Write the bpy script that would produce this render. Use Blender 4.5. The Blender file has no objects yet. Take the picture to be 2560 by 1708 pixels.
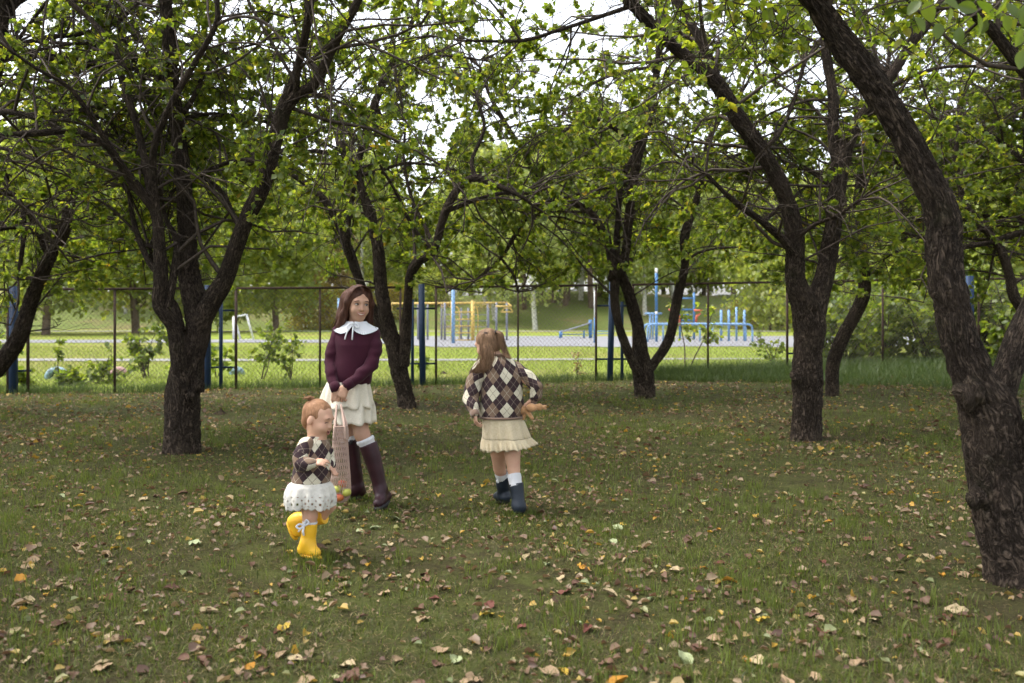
import bpy, math, random
import numpy as np
from mathutils import Vector

rng = np.random.default_rng(11)
random.seed(5)
scene = bpy.context.scene
COL = scene.collection

# ------------------------------------------------------------------ camera
# level camera, 1.41 m above the grass; pixels are those of the 2560 x 1708 photograph
HC, FPX, CX, HY = 1.41, 2300.0, 1280.0, 785.0
cam_data = bpy.data.cameras.new('camera')
cam = bpy.data.objects.new('camera', cam_data); COL.objects.link(cam)
cam.location = (0, 0, HC); cam.rotation_euler = (math.pi / 2, 0, 0)
cam_data.sensor_width = 36.0
cam_data.lens = FPX / 2560.0 * 36.0
cam_data.shift_y = -(854.0 - HY) / 2560.0
cam_data.clip_start = 0.05; cam_data.clip_end = 2000
cam_data.dof.use_dof = True
cam_data.dof.focus_distance = 6.6
cam_data.dof.aperture_fstop = 2.6
scene.camera = cam

# ------------------------------------------------------------------ sky, sun, exposure
SUN_EL, SUN_AZ = math.radians(60), math.radians(-78)      # azimuth from +Y towards +X
world = bpy.data.worlds.new('World'); scene.world = world; world.use_nodes = True
nt = world.node_tree; nt.nodes.clear()
sky = nt.nodes.new('ShaderNodeTexSky'); sky.sky_type = 'NISHITA'; sky.sun_disc = False
sky.sun_elevation = SUN_EL; sky.sun_rotation = SUN_AZ
sky.air_density = 1.0; sky.dust_density = 3.0; sky.ozone_density = 1.0
hs = nt.nodes.new('ShaderNodeHueSaturation'); hs.inputs['Saturation'].default_value = 0.3
bg = nt.nodes.new('ShaderNodeBackground'); bg.inputs['Strength'].default_value = 0.15
wo = nt.nodes.new('ShaderNodeOutputWorld')
nt.links.new(sky.outputs[0], hs.inputs['Color']); nt.links.new(hs.outputs[0], bg.inputs[0]); nt.links.new(bg.outputs[0], wo.inputs[0])

sun_data = bpy.data.lights.new('sun', 'SUN'); sun = bpy.data.objects.new('sun', sun_data); COL.objects.link(sun)
sun_data.energy = 0.9; sun_data.angle = math.radians(28); sun_data.color = (1.0, 0.95, 0.87)
sdir = Vector((math.sin(SUN_AZ) * math.cos(SUN_EL), math.cos(SUN_AZ) * math.cos(SUN_EL), math.sin(SUN_EL)))
sun.rotation_euler = sdir.to_track_quat('Z', 'Y').to_euler(); sun.location = (0, 0, 30)

vs = scene.view_settings
vs.view_transform = 'Standard'; vs.look = 'None'; vs.gamma = 1.0; vs.use_curve_mapping = False
vs.exposure = 1.8
scene.render.engine = 'CYCLES'
cy = scene.cycles
cy.use_denoising = True
cy.max_bounces = 6; cy.diffuse_bounces = 4; cy.glossy_bounces = 1; cy.transmission_bounces = 4; cy.use_adaptive_sampling = True; cy.adaptive_threshold = 0.04; cy.transparent_max_bounces = 4
cy.caustics_reflective = False; cy.caustics_refractive = False
cy.sample_clamp_indirect = 6.0

# ------------------------------------------------------------------ pixel -> place
def sstep(a, b, t):
    t = np.clip((np.asarray(t, float) - a) / (b - a), 0, 1)
    return t * t * (3 - 2 * t)

def gz(x, y):
    """height of the ground: rises a little to the right towards the fence"""
    x = np.asarray(x, float); y = np.asarray(y, float)
    lat = np.where(x > 0, 0.05 + 0.022 * np.clip(x, 0, 10), 0.05 + 0.010 * np.clip(x, -12, 0))
    return lat * sstep(8, 17, y) * (1 - sstep(21, 30, y))

def at(px, py, Y):
    return np.array([(px - CX) * Y / FPX, Y, HC - (py - HY) * Y / FPX])

def gp(px, py):
    """ground point under a pixel"""
    Y = HC * FPX / (py - HY)
    for _ in range(12):
        Y = 0.5 * Y + 0.5 * (HC - float(gz((px - CX) * Y / FPX, Y))) * FPX / (py - HY)
    p = at(px, py, Y); p[2] = float(gz(p[0], p[1]))
    return p

# ------------------------------------------------------------------ scene helpers
def tag(o, label=None, cat=None, group=None, kind=None):
    if label: o['label'] = label
    if cat: o['category'] = cat
    if group: o['group'] = group
    if kind: o['kind'] = kind
    return o

def empty(name, loc, label=None, cat=None, group=None):
    o = bpy.data.objects.new(name, None); COL.objects.link(o)
    o.location = tuple(float(v) for v in loc); o.empty_display_size = 0.2
    return tag(o, label, cat, group)

def origin_of(p):
    v = np.zeros(3)
    while p is not None:
        v = v + np.array(p.location); p = p.parent
    return v

def make_mesh(name, V, F, uv=None, attrs=None, smooth=False):
    """F: (n,3)/(n,4) array or list of such arrays. uv: per-vertex or per-loop."""
    V = np.asarray(V, np.float32)
    if not isinstance(F, (list, tuple)): F = [F]
    F = [np.asarray(f, np.int32) for f in F if len(f)]
    loops = np.concatenate([f.ravel() for f in F])
    tot = np.concatenate([np.full(len(f), f.shape[1], np.int32) for f in F])
    st = np.concatenate([[0], np.cumsum(tot)[:-1]]).astype(np.int32)
    me = bpy.data.meshes.new(name)
    me.vertices.add(len(V)); me.vertices.foreach_set('co', V.ravel())
    me.loops.add(len(loops)); me.loops.foreach_set('vertex_index', loops)
    me.polygons.add(len(tot)); me.polygons.foreach_set('loop_start', st)
    if smooth: me.polygons.foreach_set('use_smooth', np.ones(len(tot), bool))
    if uv is not None:
        uv = np.asarray(uv, np.float32)
        l = me.uv_layers.new(name='UVMap')
        if len(uv) == len(V) and len(uv) != len(loops): uv = uv[loops]
        l.data.foreach_set('uv', uv.ravel())
    if attrs:
        for k, a in attrs.items():
            t = me.attributes.new(k, 'FLOAT', 'POINT'); t.data.foreach_set('value', np.asarray(a, np.float32))
    me.update(calc_edges=True)
    return me

def add(name, V, F, mat, parent=None, uv=None, attrs=None, smooth=False, **tags):
    V = np.asarray(V, float)
    if parent is not None: V = V - origin_of(parent)
    else:
        lo, hi = V.min(0), V.max(0); base = np.array([(lo[0] + hi[0]) / 2, (lo[1] + hi[1]) / 2, lo[2]])
        V = V - base
    me = make_mesh(name, V, F, uv, attrs, smooth)
    for m in (mat if isinstance(mat, (list, tuple)) else [mat]): me.materials.append(m)
    o = bpy.data.objects.new(name, me); COL.objects.link(o)
    if parent is not None: o.parent = parent
    else: o.location = tuple(base)
    return tag(o, **tags)

def link_copy(o, parent=None):
    c = o.copy(); COL.objects.link(c); c.parent = parent
    return c

def copy_tree(o, parent=None):
    c = link_copy(o, parent)
    for ch in list(o.children): copy_tree(ch, c)
    return c

class MB:
    """collects shapes for one mesh"""
    def __init__(self): self.V = []; self.F = {3: [], 4: []}; self.n = 0; self.A = []; self.U = []
    def raw(self, V, F, a=None):
        V = np.asarray(V, float); F = np.asarray(F, int)
        self.V.append(V); self.F[F.shape[1]].append(F + self.n); self.n += len(V)
        self.A.append(np.full(len(V), 0.5) if a is None else np.broadcast_to(a, (len(V),)))
        return self
    def box(self, lo, hi, a=None):
        lo = np.array(lo, float); hi = np.array(hi, float)
        V = np.array([[x, y, z] for x in (lo[0], hi[0]) for y in (lo[1], hi[1]) for z in (lo[2], hi[2])])
        F = [[0, 1, 3, 2], [4, 6, 7, 5], [0, 4, 5, 1], [2, 3, 7, 6], [0, 2, 6, 4], [1, 5, 7, 3]]
        return self.raw(V, F, a)
    def bar(self, p, q, w, h=None, up=(0, 0, 1), a=None):
        """rectangular bar from p to q"""
        h = w if h is None else h
        p = np.array(p, float); q = np.array(q, float); t = (q - p) / np.linalg.norm(q - p)
        up = np.array(up, float)
        if abs(t @ up) > 0.95: up = np.array([0, 1.0, 0])
        s = np.cross(t, up); s /= np.linalg.norm(s); u = np.cross(s, t)
        V = [c + s * i * w / 2 + u * j * h / 2 for c in (p, q) for i in (-1, 1) for j in (-1, 1)]
        F = [[0, 1, 3, 2], [4, 6, 7, 5], [0, 4, 5, 1], [2, 3, 7, 6], [0, 2, 6, 4], [1, 5, 7, 3]]
        return self.raw(V, F, a)
    def tube(self, pts, r, ns=8, a=None, caps=True):
        V, F, uv = tube(pts, r, ns)
        self.raw(V, F, a)
        if caps:
            n = len(pts); b = self.n - len(V); m = ns + 1
            for k, flip in ((0, 1), (n - 1, 0)):
                c = self.n; self.V.append(np.asarray(pts[k], float)[None]); self.A.append(np.array([0.5 if a is None else float(np.ravel(a)[0])])); self.n += 1
                i = np.arange(ns); f = np.stack([np.full(ns, c), b + k * m + i, b + k * m + i + 1], 1)
                self.F[3].append(f[:, ::-1] if flip else f)
        return self
    def build(self, name, mat, parent=None, smooth=False, **tags):
        F = [np.concatenate(f) for f in self.F.values() if f]
        return add(name, np.concatenate(self.V), F, mat, parent, attrs={'rnd': np.concatenate(self.A)}, smooth=smooth, **tags)

def catmull(P, step):
    """resample rows (x,y,z,r,...) along a smooth curve with about `step` spacing"""
    P = np.asarray(P, float)
    Q = np.vstack([2 * P[0] - P[1], P, 2 * P[-1] - P[-2]])
    out = []
    for i in range(1, len(Q) - 2):
        a, b, c, d = Q[i - 1], Q[i], Q[i + 1], Q[i + 2]
        n = max(1, int(np.ceil(np.linalg.norm((c - b)[:3]) / step)))
        for t in np.arange(n) / n:
            out.append(0.5 * (2 * b + (c - a) * t + (2 * a - 5 * b + 4 * c - d) * t * t + (3 * b - a - 3 * c + d) * t ** 3))
    out.append(Q[-2])
    out = np.array(out)
    if P.shape[1] > 3: out[:, 3] = np.maximum(out[:, 3], P[:, 3].min() * 0.6)
    return out

def tube(pts, r, ns=8):
    """tube with a seam column (for uv); u runs round, v along, in metres"""
    P = np.asarray(pts, float); n = len(P)
    r = np.broadcast_to(np.asarray(r, float), (n,))
    T = np.gradient(P, axis=0); T /= np.linalg.norm(T, axis=1)[:, None] + 1e-9
    N = np.zeros_like(P)
    v = np.array([0, 1.0, 0.0]); v = v - T[0] * (v @ T[0])
    if np.linalg.norm(v) < 0.1: v = np.array([1.0, 0, 0]); v = v - T[0] * (v @ T[0])
    N[0] = v / np.linalg.norm(v)
    for i in range(1, n):
        v = N[i - 1] - T[i] * (N[i - 1] @ T[i]); N[i] = v / (np.linalg.norm(v) + 1e-9)
    B = np.cross(T, N)
    th = np.linspace(0, 2 * math.pi, ns + 1)
    V = P[:, None] + r[:, None, None] * (np.cos(th)[None, :, None] * N[:, None] + np.sin(th)[None, :, None] * B[:, None])
    L = np.concatenate([[0], np.cumsum(np.linalg.norm(np.diff(P, axis=0), axis=1))])
    uv = np.stack([np.broadcast_to(th * float(np.mean(r)), (n, ns + 1)), np.broadcast_to(L[:, None], (n, ns + 1))], -1)
    m = ns + 1
    i, j = np.meshgrid(np.arange(n - 1), np.arange(ns), indexing='ij')
    a = (i * m + j).ravel()
    F = np.stack([a, a + 1, a + m + 1, a + m], 1)
    return V.reshape(-1, 3), F, uv.reshape(-1, 2)

def tubes_batch(P, R, ns=3):
    """P (m,n,3), R (m,n): many thin tubes at once"""
    m, n, _ = P.shape
    T = np.gradient(P, axis=1); T /= np.linalg.norm(T, axis=2, keepdims=True) + 1e-9
    ref = np.where(np.abs(T[:, :1, 2:3]) > 0.8, np.array([1.0, 0.2, 0])[None, None], np.array([0.1, 0.1, 1.0])[None, None])
    N = np.cross(T, ref); N /= np.linalg.norm(N, axis=2, keepdims=True) + 1e-9
    B = np.cross(T, N)
    th = np.arange(ns) * 2 * math.pi / ns
    V = P[:, :, None] + R[:, :, None, None] * (np.cos(th)[:, None] * N[:, :, None] + np.sin(th)[:, None] * B[:, :, None])
    k = np.arange(m)[:, None, None] * n * ns; i = np.arange(n - 1)[None, :, None] * ns; j = np.arange(ns)[None, None]
    j2 = (j + 1) % ns
    F = np.stack([k + i + j, k + i + j2, k + i + ns + j2, k + i + ns + j], -1).reshape(-1, 4)
    return V.reshape(-1, 3), F

def unit(v):
    return v / (np.linalg.norm(v, axis=-1, keepdims=True) + 1e-9)
# ------------------------------------------------------------------ materials
def new_mat(name):
    m = bpy.data.materials.new(name); m.use_nodes = True
    t = m.node_tree; t.nodes.clear()
    return m, t, t.nodes.new('ShaderNodeOutputMaterial')

def N(t, kind, **kw):
    n = t.nodes.new(kind)
    for k, v in kw.items():
        if k in n.inputs: n.inputs[k].default_value = v
        else: setattr(n, k, v)
    return n

def rgba(c): return (c[0], c[1], c[2], 1.0)

def ramp(t, fac, stops):
    r = t.nodes.new('ShaderNodeValToRGB'); e = r.color_ramp.elements
    while len(e) < len(stops): e.new(0.5)
    for k, (p, c) in enumerate(stops): e[k].position = p; e[k].color = rgba(c)
    t.links.new(fac, r.inputs[0]); return r.outputs[0]

def coord(t, which='Object', scale=(1, 1, 1)):
    tc = t.nodes.new('ShaderNodeTexCoord'); mp = t.nodes.new('ShaderNodeMapping'); mp.inputs['Scale'].default_value = scale
    t.links.new(tc.outputs[which], mp.inputs[0]); return mp.outputs[0]

def noise(t, vec, scale, detail=4, rough=0.55, dist=0.0):
    n = N(t, 'ShaderNodeTexNoise', Scale=scale, Detail=detail, Roughness=rough, Distortion=dist)
    t.links.new(vec, n.inputs['Vector']); return n.outputs[0]

def mixc(t, fac, a, b, mode='MIX'):
    n = t.nodes.new('ShaderNodeMix'); n.data_type = 'RGBA'; n.blend_type = mode
    for s, v in ((n.inputs[0], fac), (n.inputs[6], a), (n.inputs[7], b)):
        if isinstance(v, (int, float)): s.default_value = v
        elif isinstance(v, (tuple, list)): s.default_value = rgba(v)
        else: t.links.new(v, s)
    return n.outputs[2]

def math_(t, op, a, b=0.0, c=0.0):
    n = t.nodes.new('ShaderNodeMath'); n.operation = op
    for s, v in zip(n.inputs, (a, b, c)):
        if isinstance(v, (int, float)): s.default_value = v
        else: t.links.new(v, s)
    return n.outputs[0]

def bump(t, h, strength=0.5, dist=0.01):
    b = N(t, 'ShaderNodeBump', Strength=strength, Distance=dist); t.links.new(h, b.inputs['Height']); return b.outputs[0]

def pbsdf(t, out, col, rough=0.6, normal=None, spec=0.5, sheen=0.0, metallic=0.0):
    p = N(t, 'ShaderNodeBsdfPrincipled')
    if isinstance(col, (tuple, list)): p.inputs['Base Color'].default_value = rgba(col)
    else: t.links.new(col, p.inputs['Base Color'])
    if isinstance(rough, (int, float)): p.inputs['Roughness'].default_value = rough
    else: t.links.new(rough, p.inputs['Roughness'])
    p.inputs['Specular IOR Level'].default_value = spec
    p.inputs['Metallic'].default_value = metallic
    if sheen: p.inputs['Sheen Weight'].default_value = sheen
    if normal is not None: t.links.new(normal, p.inputs['Normal'])
    t.links.new(p.outputs[0], out.inputs[0]); return p

def attr(t, name):
    a = t.nodes.new('ShaderNodeAttribute'); a.attribute_name = name; return a.outputs['Fac']

def simple(name, c1, c2=None, scale=20, rough=0.6, bstr=0.2, bdist=0.003, spec=0.4, sheen=0.0, stretch=(1, 1, 1), detail=4):
    m, t, o = new_mat(name)
    v = coord(t, 'Object', stretch); n = noise(t, v, scale, detail)
    c = ramp(t, n, [(0.3, c1), (0.7, c2 or c1)])
    pbsdf(t, o, c, rough, bump(t, n, bstr, bdist) if bstr else None, spec, sheen)
    return m

def leafmat(name, stops, trans, tmix=0.45, rough=0.5, gloss=0.03):
    m, t, o = new_mat(name)
    f = attr(t, 'rnd')
    c = ramp(t, f, stops)
    tc = mixc(t, 1.0, c, trans, 'MULTIPLY')
    d = N(t, 'ShaderNodeBsdfDiffuse'); t.links.new(c, d.inputs[0])
    tr = N(t, 'ShaderNodeBsdfTranslucent'); t.links.new(tc, tr.inputs[0])
    mx = N(t, 'ShaderNodeMixShader'); mx.inputs[0].default_value = tmix
    t.links.new(d.outputs[0], mx.inputs[1]); t.links.new(tr.outputs[0], mx.inputs[2])
    g = N(t, 'ShaderNodeBsdfGlossy', Roughness=rough); g.inputs[0].default_value = (1, 1, 1, 1)
    m2 = N(t, 'ShaderNodeMixShader'); m2.inputs[0].default_value = gloss
    t.links.new(mx.outputs[0], m2.inputs[1]); t.links.new(g.outputs[0], m2.inputs[2])
    t.links.new(m2.outputs[0], o.inputs[0]); return m

def barkmat(name, dark, light, moss=0.25, scale=1.0, bd=0.02):
    m, t, o = new_mat(name)
    uv = coord(t, 'UV', (46 * scale, 11 * scale, 1)); uv2 = coord(t, 'UV', (95 * scale, 26 * scale, 1))
    ob = coord(t, 'Object')
    wob = noise(t, ob, 14, 4)
    n1 = N(t, 'ShaderNodeTexNoise', Scale=1.0, Detail=5.0, Roughness=0.6, Distortion=1.1); t.links.new(uv, n1.inputs['Vector'])
    n2 = N(t, 'ShaderNodeTexVoronoi', Scale=1.0); t.links.new(uv2, n2.inputs['Vector'])
    ridge = math_(t, 'ABSOLUTE', math_(t, 'SUBTRACT', n1.outputs[0], 0.5))
    crack = math_(t, 'SMOOTH_MIN', math_(t, 'MULTIPLY', ridge, 9.0), 1.0, 0.4)
    fine = noise(t, ob, 60, 5, 0.65)
    sep = t.nodes.new('ShaderNodeSeparateColor'); t.links.new(n2.outputs['Color'], sep.inputs[0])
    tone = math_(t, 'ADD', math_(t, 'MULTIPLY', sep.outputs[0], 0.28), math_(t, 'MULTIPLY', math_(t, 'ADD', fine, math_(t, 'MULTIPLY', n1.outputs[0], 0.5)), 0.55))
    c = ramp(t, tone, [(0.28, dark), (0.55, tuple((a + b) / 2 for a, b in zip(dark, light))), (0.82, light)])
    c = mixc(t, math_(t, 'MULTIPLY', math_(t, 'SUBTRACT', 1.0, crack), 0.8), c, tuple(0.3 * a for a in dark))
    # moss and lichen in patches
    mo = noise(t, ob, 3.2, 5, 0.7)
    mf = ramp(t, mo, [(0.56, (0, 0, 0)), (0.70, (moss,) * 3)])
    c = mixc(t, mf, c, (0.045, 0.055, 0.016))
    pa = noise(t, ob, 2.1, 4, 0.6)
    c = mixc(t, ramp(t, pa, [(0.50, (0, 0, 0)), (0.72, (0.5,) * 3)]), c, mixc(t, fine, (0.075, 0.052, 0.038), (0.20, 0.15, 0.115)))
    li = noise(t, ob, 17, 3, 0.6)
    lf = ramp(t, li, [(0.66, (0, 0, 0)), (0.74, (0.55,) * 3)])
    c = mixc(t, lf, c, (0.20, 0.175, 0.13))
    h = math_(t, 'ADD', math_(t, 'ADD', math_(t, 'MULTIPLY', crack, 0.8), math_(t, 'MULTIPLY', sep.outputs[0], 0.25)), math_(t, 'ADD', math_(t, 'MULTIPLY', fine, 0.5), math_(t, 'MULTIPLY', wob, 0.4)))
    pbsdf(t, o, c, 0.9, bump(t, h, 1.0, bd * 1.8), 0.15)
    return m

M = {}
M['bark'] = barkmat('apple_bark', (0.036, 0.026, 0.019), (0.175, 0.130, 0.098))
M['twig'] = simple('twig_bark', (0.045, 0.033, 0.026), (0.10, 0.078, 0.062), 30, 0.85, 0.3, 0.004, 0.2)
M['leaf'] = leafmat('apple_leaf', [(0.0, (0.060, 0.100, 0.018)), (0.35, (0.115, 0.165, 0.026)), (0.7, (0.190, 0.225, 0.034)), (0.93, (0.28, 0.25, 0.04)), (1.0, (0.36, 0.24, 0.04))], (2.25, 2.15, 0.9), 0.62)
M['leaf_far'] = leafmat('far_leaf', [(0.0, (0.13, 0.17, 0.04)), (0.5, (0.20, 0.245, 0.06)), (0.9, (0.29, 0.31, 0.08)), (1.0, (0.35, 0.32, 0.10))], (2.1, 2.0, 1.0), 0.52)
M['leaf_birch'] = leafmat('birch_leaf', [(0.0, (0.20, 0.25, 0.08)), (0.6, (0.29, 0.33, 0.11)), (1.0, (0.38, 0.38, 0.13))], (1.7, 1.7, 1.0), 0.5)
M['leaf_yellow'] = leafmat('yellowing_leaf', [(0.0, (0.15, 0.14, 0.02)), (0.6, (0.27, 0.22, 0.03)), (1.0, (0.38, 0.28, 0.05))], (1.3, 1.2, 0.8), 0.4)
M['leaf_shrub'] = leafmat('shrub_leaf', [(0.0, (0.055, 0.095, 0.018)), (0.5, (0.115, 0.165, 0.028)), (1.0, (0.20, 0.235, 0.035))], (1.9, 1.8, 0.8), 0.58)
M['leaf_pale'] = leafmat('larch_leaf', [(0.0, (0.25, 0.20, 0.09)), (0.6, (0.34, 0.25, 0.11)), (1.0, (0.22, 0.19, 0.06))], (1.3, 1.2, 0.8), 0.4)
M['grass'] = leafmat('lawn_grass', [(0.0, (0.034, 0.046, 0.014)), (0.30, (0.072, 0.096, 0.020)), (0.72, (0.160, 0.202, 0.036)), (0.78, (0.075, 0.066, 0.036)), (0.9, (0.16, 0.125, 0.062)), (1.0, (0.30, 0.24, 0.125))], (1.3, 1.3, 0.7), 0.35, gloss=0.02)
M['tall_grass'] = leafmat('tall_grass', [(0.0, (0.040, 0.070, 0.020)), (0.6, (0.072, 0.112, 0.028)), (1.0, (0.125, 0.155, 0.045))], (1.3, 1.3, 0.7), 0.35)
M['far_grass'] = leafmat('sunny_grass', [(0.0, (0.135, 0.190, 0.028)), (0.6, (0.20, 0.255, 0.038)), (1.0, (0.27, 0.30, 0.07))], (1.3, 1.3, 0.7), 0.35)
M['litter'] = leafmat('fallen_leaf_mixed', [(0.0, (0.085, 0.040, 0.026)), (0.22, (0.15, 0.085, 0.055)), (0.5, (0.215, 0.145, 0.088)), (0.78, (0.32, 0.235, 0.135)), (0.86, (0.36, 0.26, 0.055)), (0.91, (0.45, 0.26, 0.03)), (0.96, (0.28, 0.30, 0.14)), (1.0, (0.10, 0.13, 0.04))], (1.1, 1.0, 0.8), 0.25)
for k, c in dict(tan=(0.36, 0.25, 0.145), pale=(0.45, 0.35, 0.20), brown=(0.17, 0.09, 0.06), red=(0.16, 0.055, 0.038), yellow=(0.50, 0.34, 0.045), orange=(0.50, 0.24, 0.03), green=(0.36, 0.40, 0.21)).items():
    m, t, o = new_mat('dry_leaf_' + k)
    v = coord(t, 'Object'); n = noise(t, v, 45, 4)
    c2 = ramp(t, n, [(0.3, tuple(0.62 * x for x in c)), (0.65, c)])
    sp = ramp(t, noise(t, v, 120, 2), [(0.66, (0, 0, 0)), (0.75, (0.6, 0.6, 0.6))])
    pbsdf(t, o, mixc(t, sp, c2, tuple(0.35 * x for x in c)), 0.65, bump(t, n, 0.5, 0.004), 0.25)
    M['dry_' + k] = m

# the ground: shaded orchard turf on this side of the fence, bright lawn beyond it
m, t, o = new_mat('ground_soil_and_turf')
v = coord(t, 'Object'); sx = t.nodes.new('ShaderNodeSeparateXYZ'); t.links.new(v, sx.inputs[0])
big = noise(t, v, 0.7, 5, 0.6); mid = noise(t, v, 5.0, 5, 0.65); fin = noise(t, v, 55, 4, 0.7)
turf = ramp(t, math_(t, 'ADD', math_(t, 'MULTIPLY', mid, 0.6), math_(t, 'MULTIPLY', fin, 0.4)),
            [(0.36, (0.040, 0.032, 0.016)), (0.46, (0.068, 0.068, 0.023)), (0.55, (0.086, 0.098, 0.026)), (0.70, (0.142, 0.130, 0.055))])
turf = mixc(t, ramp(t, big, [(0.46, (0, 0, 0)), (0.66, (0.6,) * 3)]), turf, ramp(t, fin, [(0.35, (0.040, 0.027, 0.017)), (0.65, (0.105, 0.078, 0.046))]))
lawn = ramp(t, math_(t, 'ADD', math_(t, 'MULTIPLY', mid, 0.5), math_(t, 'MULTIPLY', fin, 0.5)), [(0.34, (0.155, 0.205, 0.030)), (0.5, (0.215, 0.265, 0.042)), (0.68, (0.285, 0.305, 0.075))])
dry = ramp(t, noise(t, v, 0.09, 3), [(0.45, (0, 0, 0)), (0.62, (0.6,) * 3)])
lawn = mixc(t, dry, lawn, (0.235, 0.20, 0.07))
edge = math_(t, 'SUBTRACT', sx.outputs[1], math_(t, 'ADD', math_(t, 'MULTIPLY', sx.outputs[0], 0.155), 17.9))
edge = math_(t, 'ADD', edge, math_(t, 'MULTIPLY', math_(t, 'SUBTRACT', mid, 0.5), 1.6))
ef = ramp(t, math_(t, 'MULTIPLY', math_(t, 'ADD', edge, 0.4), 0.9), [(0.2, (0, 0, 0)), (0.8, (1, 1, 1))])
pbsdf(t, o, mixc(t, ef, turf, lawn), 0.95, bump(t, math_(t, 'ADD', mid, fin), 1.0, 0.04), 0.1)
M['ground'] = m
M['soil'] = simple('bare_soil', (0.035, 0.024, 0.018), (0.085, 0.060, 0.044), 22, 0.95, 0.8, 0.02, 0.1)
M['asphalt_pale'] = simple('pale_paving', (0.17, 0.17, 0.18), (0.23, 0.23, 0.24), 3, 0.9, 0.2, 0.004, 0.2)
M['path'] = simple('path_gravel', (0.20, 0.195, 0.185), (0.27, 0.26, 0.25), 4, 0.95, 0.3, 0.005, 0.2)
M['slope'] = None
m, t, o = new_mat('embankment_grass'); v = coord(t, 'Object')
a_ = noise(t, v, 0.22, 5, 0.65); b_ = noise(t, v, 6, 4, 0.7)
pbsdf(t, o, mixc(t, ramp(t, a_, [(0.50, (0, 0, 0)), (0.68, (.8, .8, .8))]), ramp(t, b_, [(0.3, (0.095, 0.125, 0.035)), (0.7, (0.17, 0.20, 0.06))]), ramp(t, b_, [(0.3, (0.15, 0.105, 0.06)), (0.7, (0.24, 0.175, 0.10))])), 0.95, bump(t, b_, 0.8, 0.1), 0.1)
M['slope'] = m

# paint and metal
M['rust'] = simple('rusty_iron', (0.030, 0.020, 0.016), (0.085, 0.048, 0.034), 40, 0.8, 0.4, 0.003, 0.3)
M['wire'] = simple('old_wire', (0.10, 0.085, 0.07), (0.19, 0.165, 0.13), 30, 0.7, 0.0, 0.001, 0.3)
def paint(name, c, worn, amt=0.62, rough=0.5, scale=9):
    m, t, o = new_mat(name); v = coord(t, 'Object'); n = noise(t, v, scale, 6, 0.7)
    f = ramp(t, n, [(amt, (0, 0, 0)), (amt + 0.08, (1, 1, 1))]); lo = noise(t, v, 2.5, 3)
    cc = mixc(t, f, ramp(t, lo, [(0.3, tuple(0.75 * x for x in c)), (0.7, c)]), worn)
    pbsdf(t, o, cc, rough, bump(t, n, 0.2, 0.003), 0.4); return m
M['blue_post'] = paint('blue_post_paint', (0.013, 0.036, 0.090), (0.03, 0.03, 0.035), 0.66, 0.75)
M['blue_bright'] = paint('bright_blue_paint', (0.07, 0.21, 0.45), (0.25, 0.3, 0.36), 0.68)
M['blue_pale'] = paint('pale_blue_paint', (0.20, 0.36, 0.60), (0.55, 0.55, 0.5), 0.63)
M['yellow_paint'] = paint('yellow_paint', (0.66, 0.45, 0.12), (0.6, 0.5, 0.3), 0.62)
M['grey_paint'] = paint('grey_paint', (0.24, 0.25, 0.31), (0.30, 0.24, 0.20), 0.62)
M['white_paint'] = paint('white_paint', (0.78, 0.78, 0.77), (0.5, 0.46, 0.4), 0.66)
M['red_paint'] = paint('red_orange_paint', (0.62, 0.13, 0.06), (0.5, 0.35, 0.3), 0.66)
M['green_paint'] = paint('green_fence_paint', (0.025, 0.13, 0.115), (0.07, 0.1, 0.09), 0.66)
M['turquoise'] = paint('turquoise_paint', (0.10, 0.42, 0.42), (0.2, 0.35, 0.3), 0.66)
M['tyre_blue'] = paint('chipped_blue_tyre_paint', (0.28, 0.42, 0.48), (0.10, 0.12, 0.13), 0.50, 0.7, 14)
M['tyre_pink'] = paint('chipped_pink_tyre_paint', (0.50, 0.30, 0.27), (0.10, 0.09, 0.09), 0.58, 0.7, 14)
M['tyre_rubber'] = simple('tyre_rubber', (0.02, 0.02, 0.02), (0.05, 0.05, 0.05), 30, 0.8)
M['wall_white'] = simple('white_render', (0.62, 0.63, 0.65), (0.72, 0.73, 0.74), 2, 0.9, 0.1)
M['glass'] = simple('window_glass', (0.05, 0.07, 0.10), (0.10, 0.13, 0.17), 0.6, 0.1, 0.0, 0.01, 0.8)
M['roof'] = simple('roof_sheet', (0.36, 0.20, 0.16), (0.45, 0.28, 0.22), 3, 0.8)
M['wood_box'] = simple('nest_box_wood', (0.16, 0.11, 0.07), (0.26, 0.19, 0.12), 20, 0.85, 0.4, 0.004)
M['bark_birch'] = None
m, t, o = new_mat('birch_bark'); v = coord(t, 'Object', (1, 1, 3.2)); n = noise(t, v, 1.6, 5, 0.7)
pbsdf(t, o, ramp(t, n, [(0.36, (0.03, 0.028, 0.025)), (0.43, (0.50, 0.48, 0.44)), (0.7, (0.66, 0.64, 0.60))]), 0.8, bump(t, n, 0.3, 0.02), 0.2); M['bark_birch'] = m
M['bark_pine'] = simple('pine_bark', (0.085, 0.060, 0.045), (0.19, 0.14, 0.105), 3, 0.95, 0.6, 0.05, 0.1, 0.0, (1, 1, 0.35))

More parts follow.
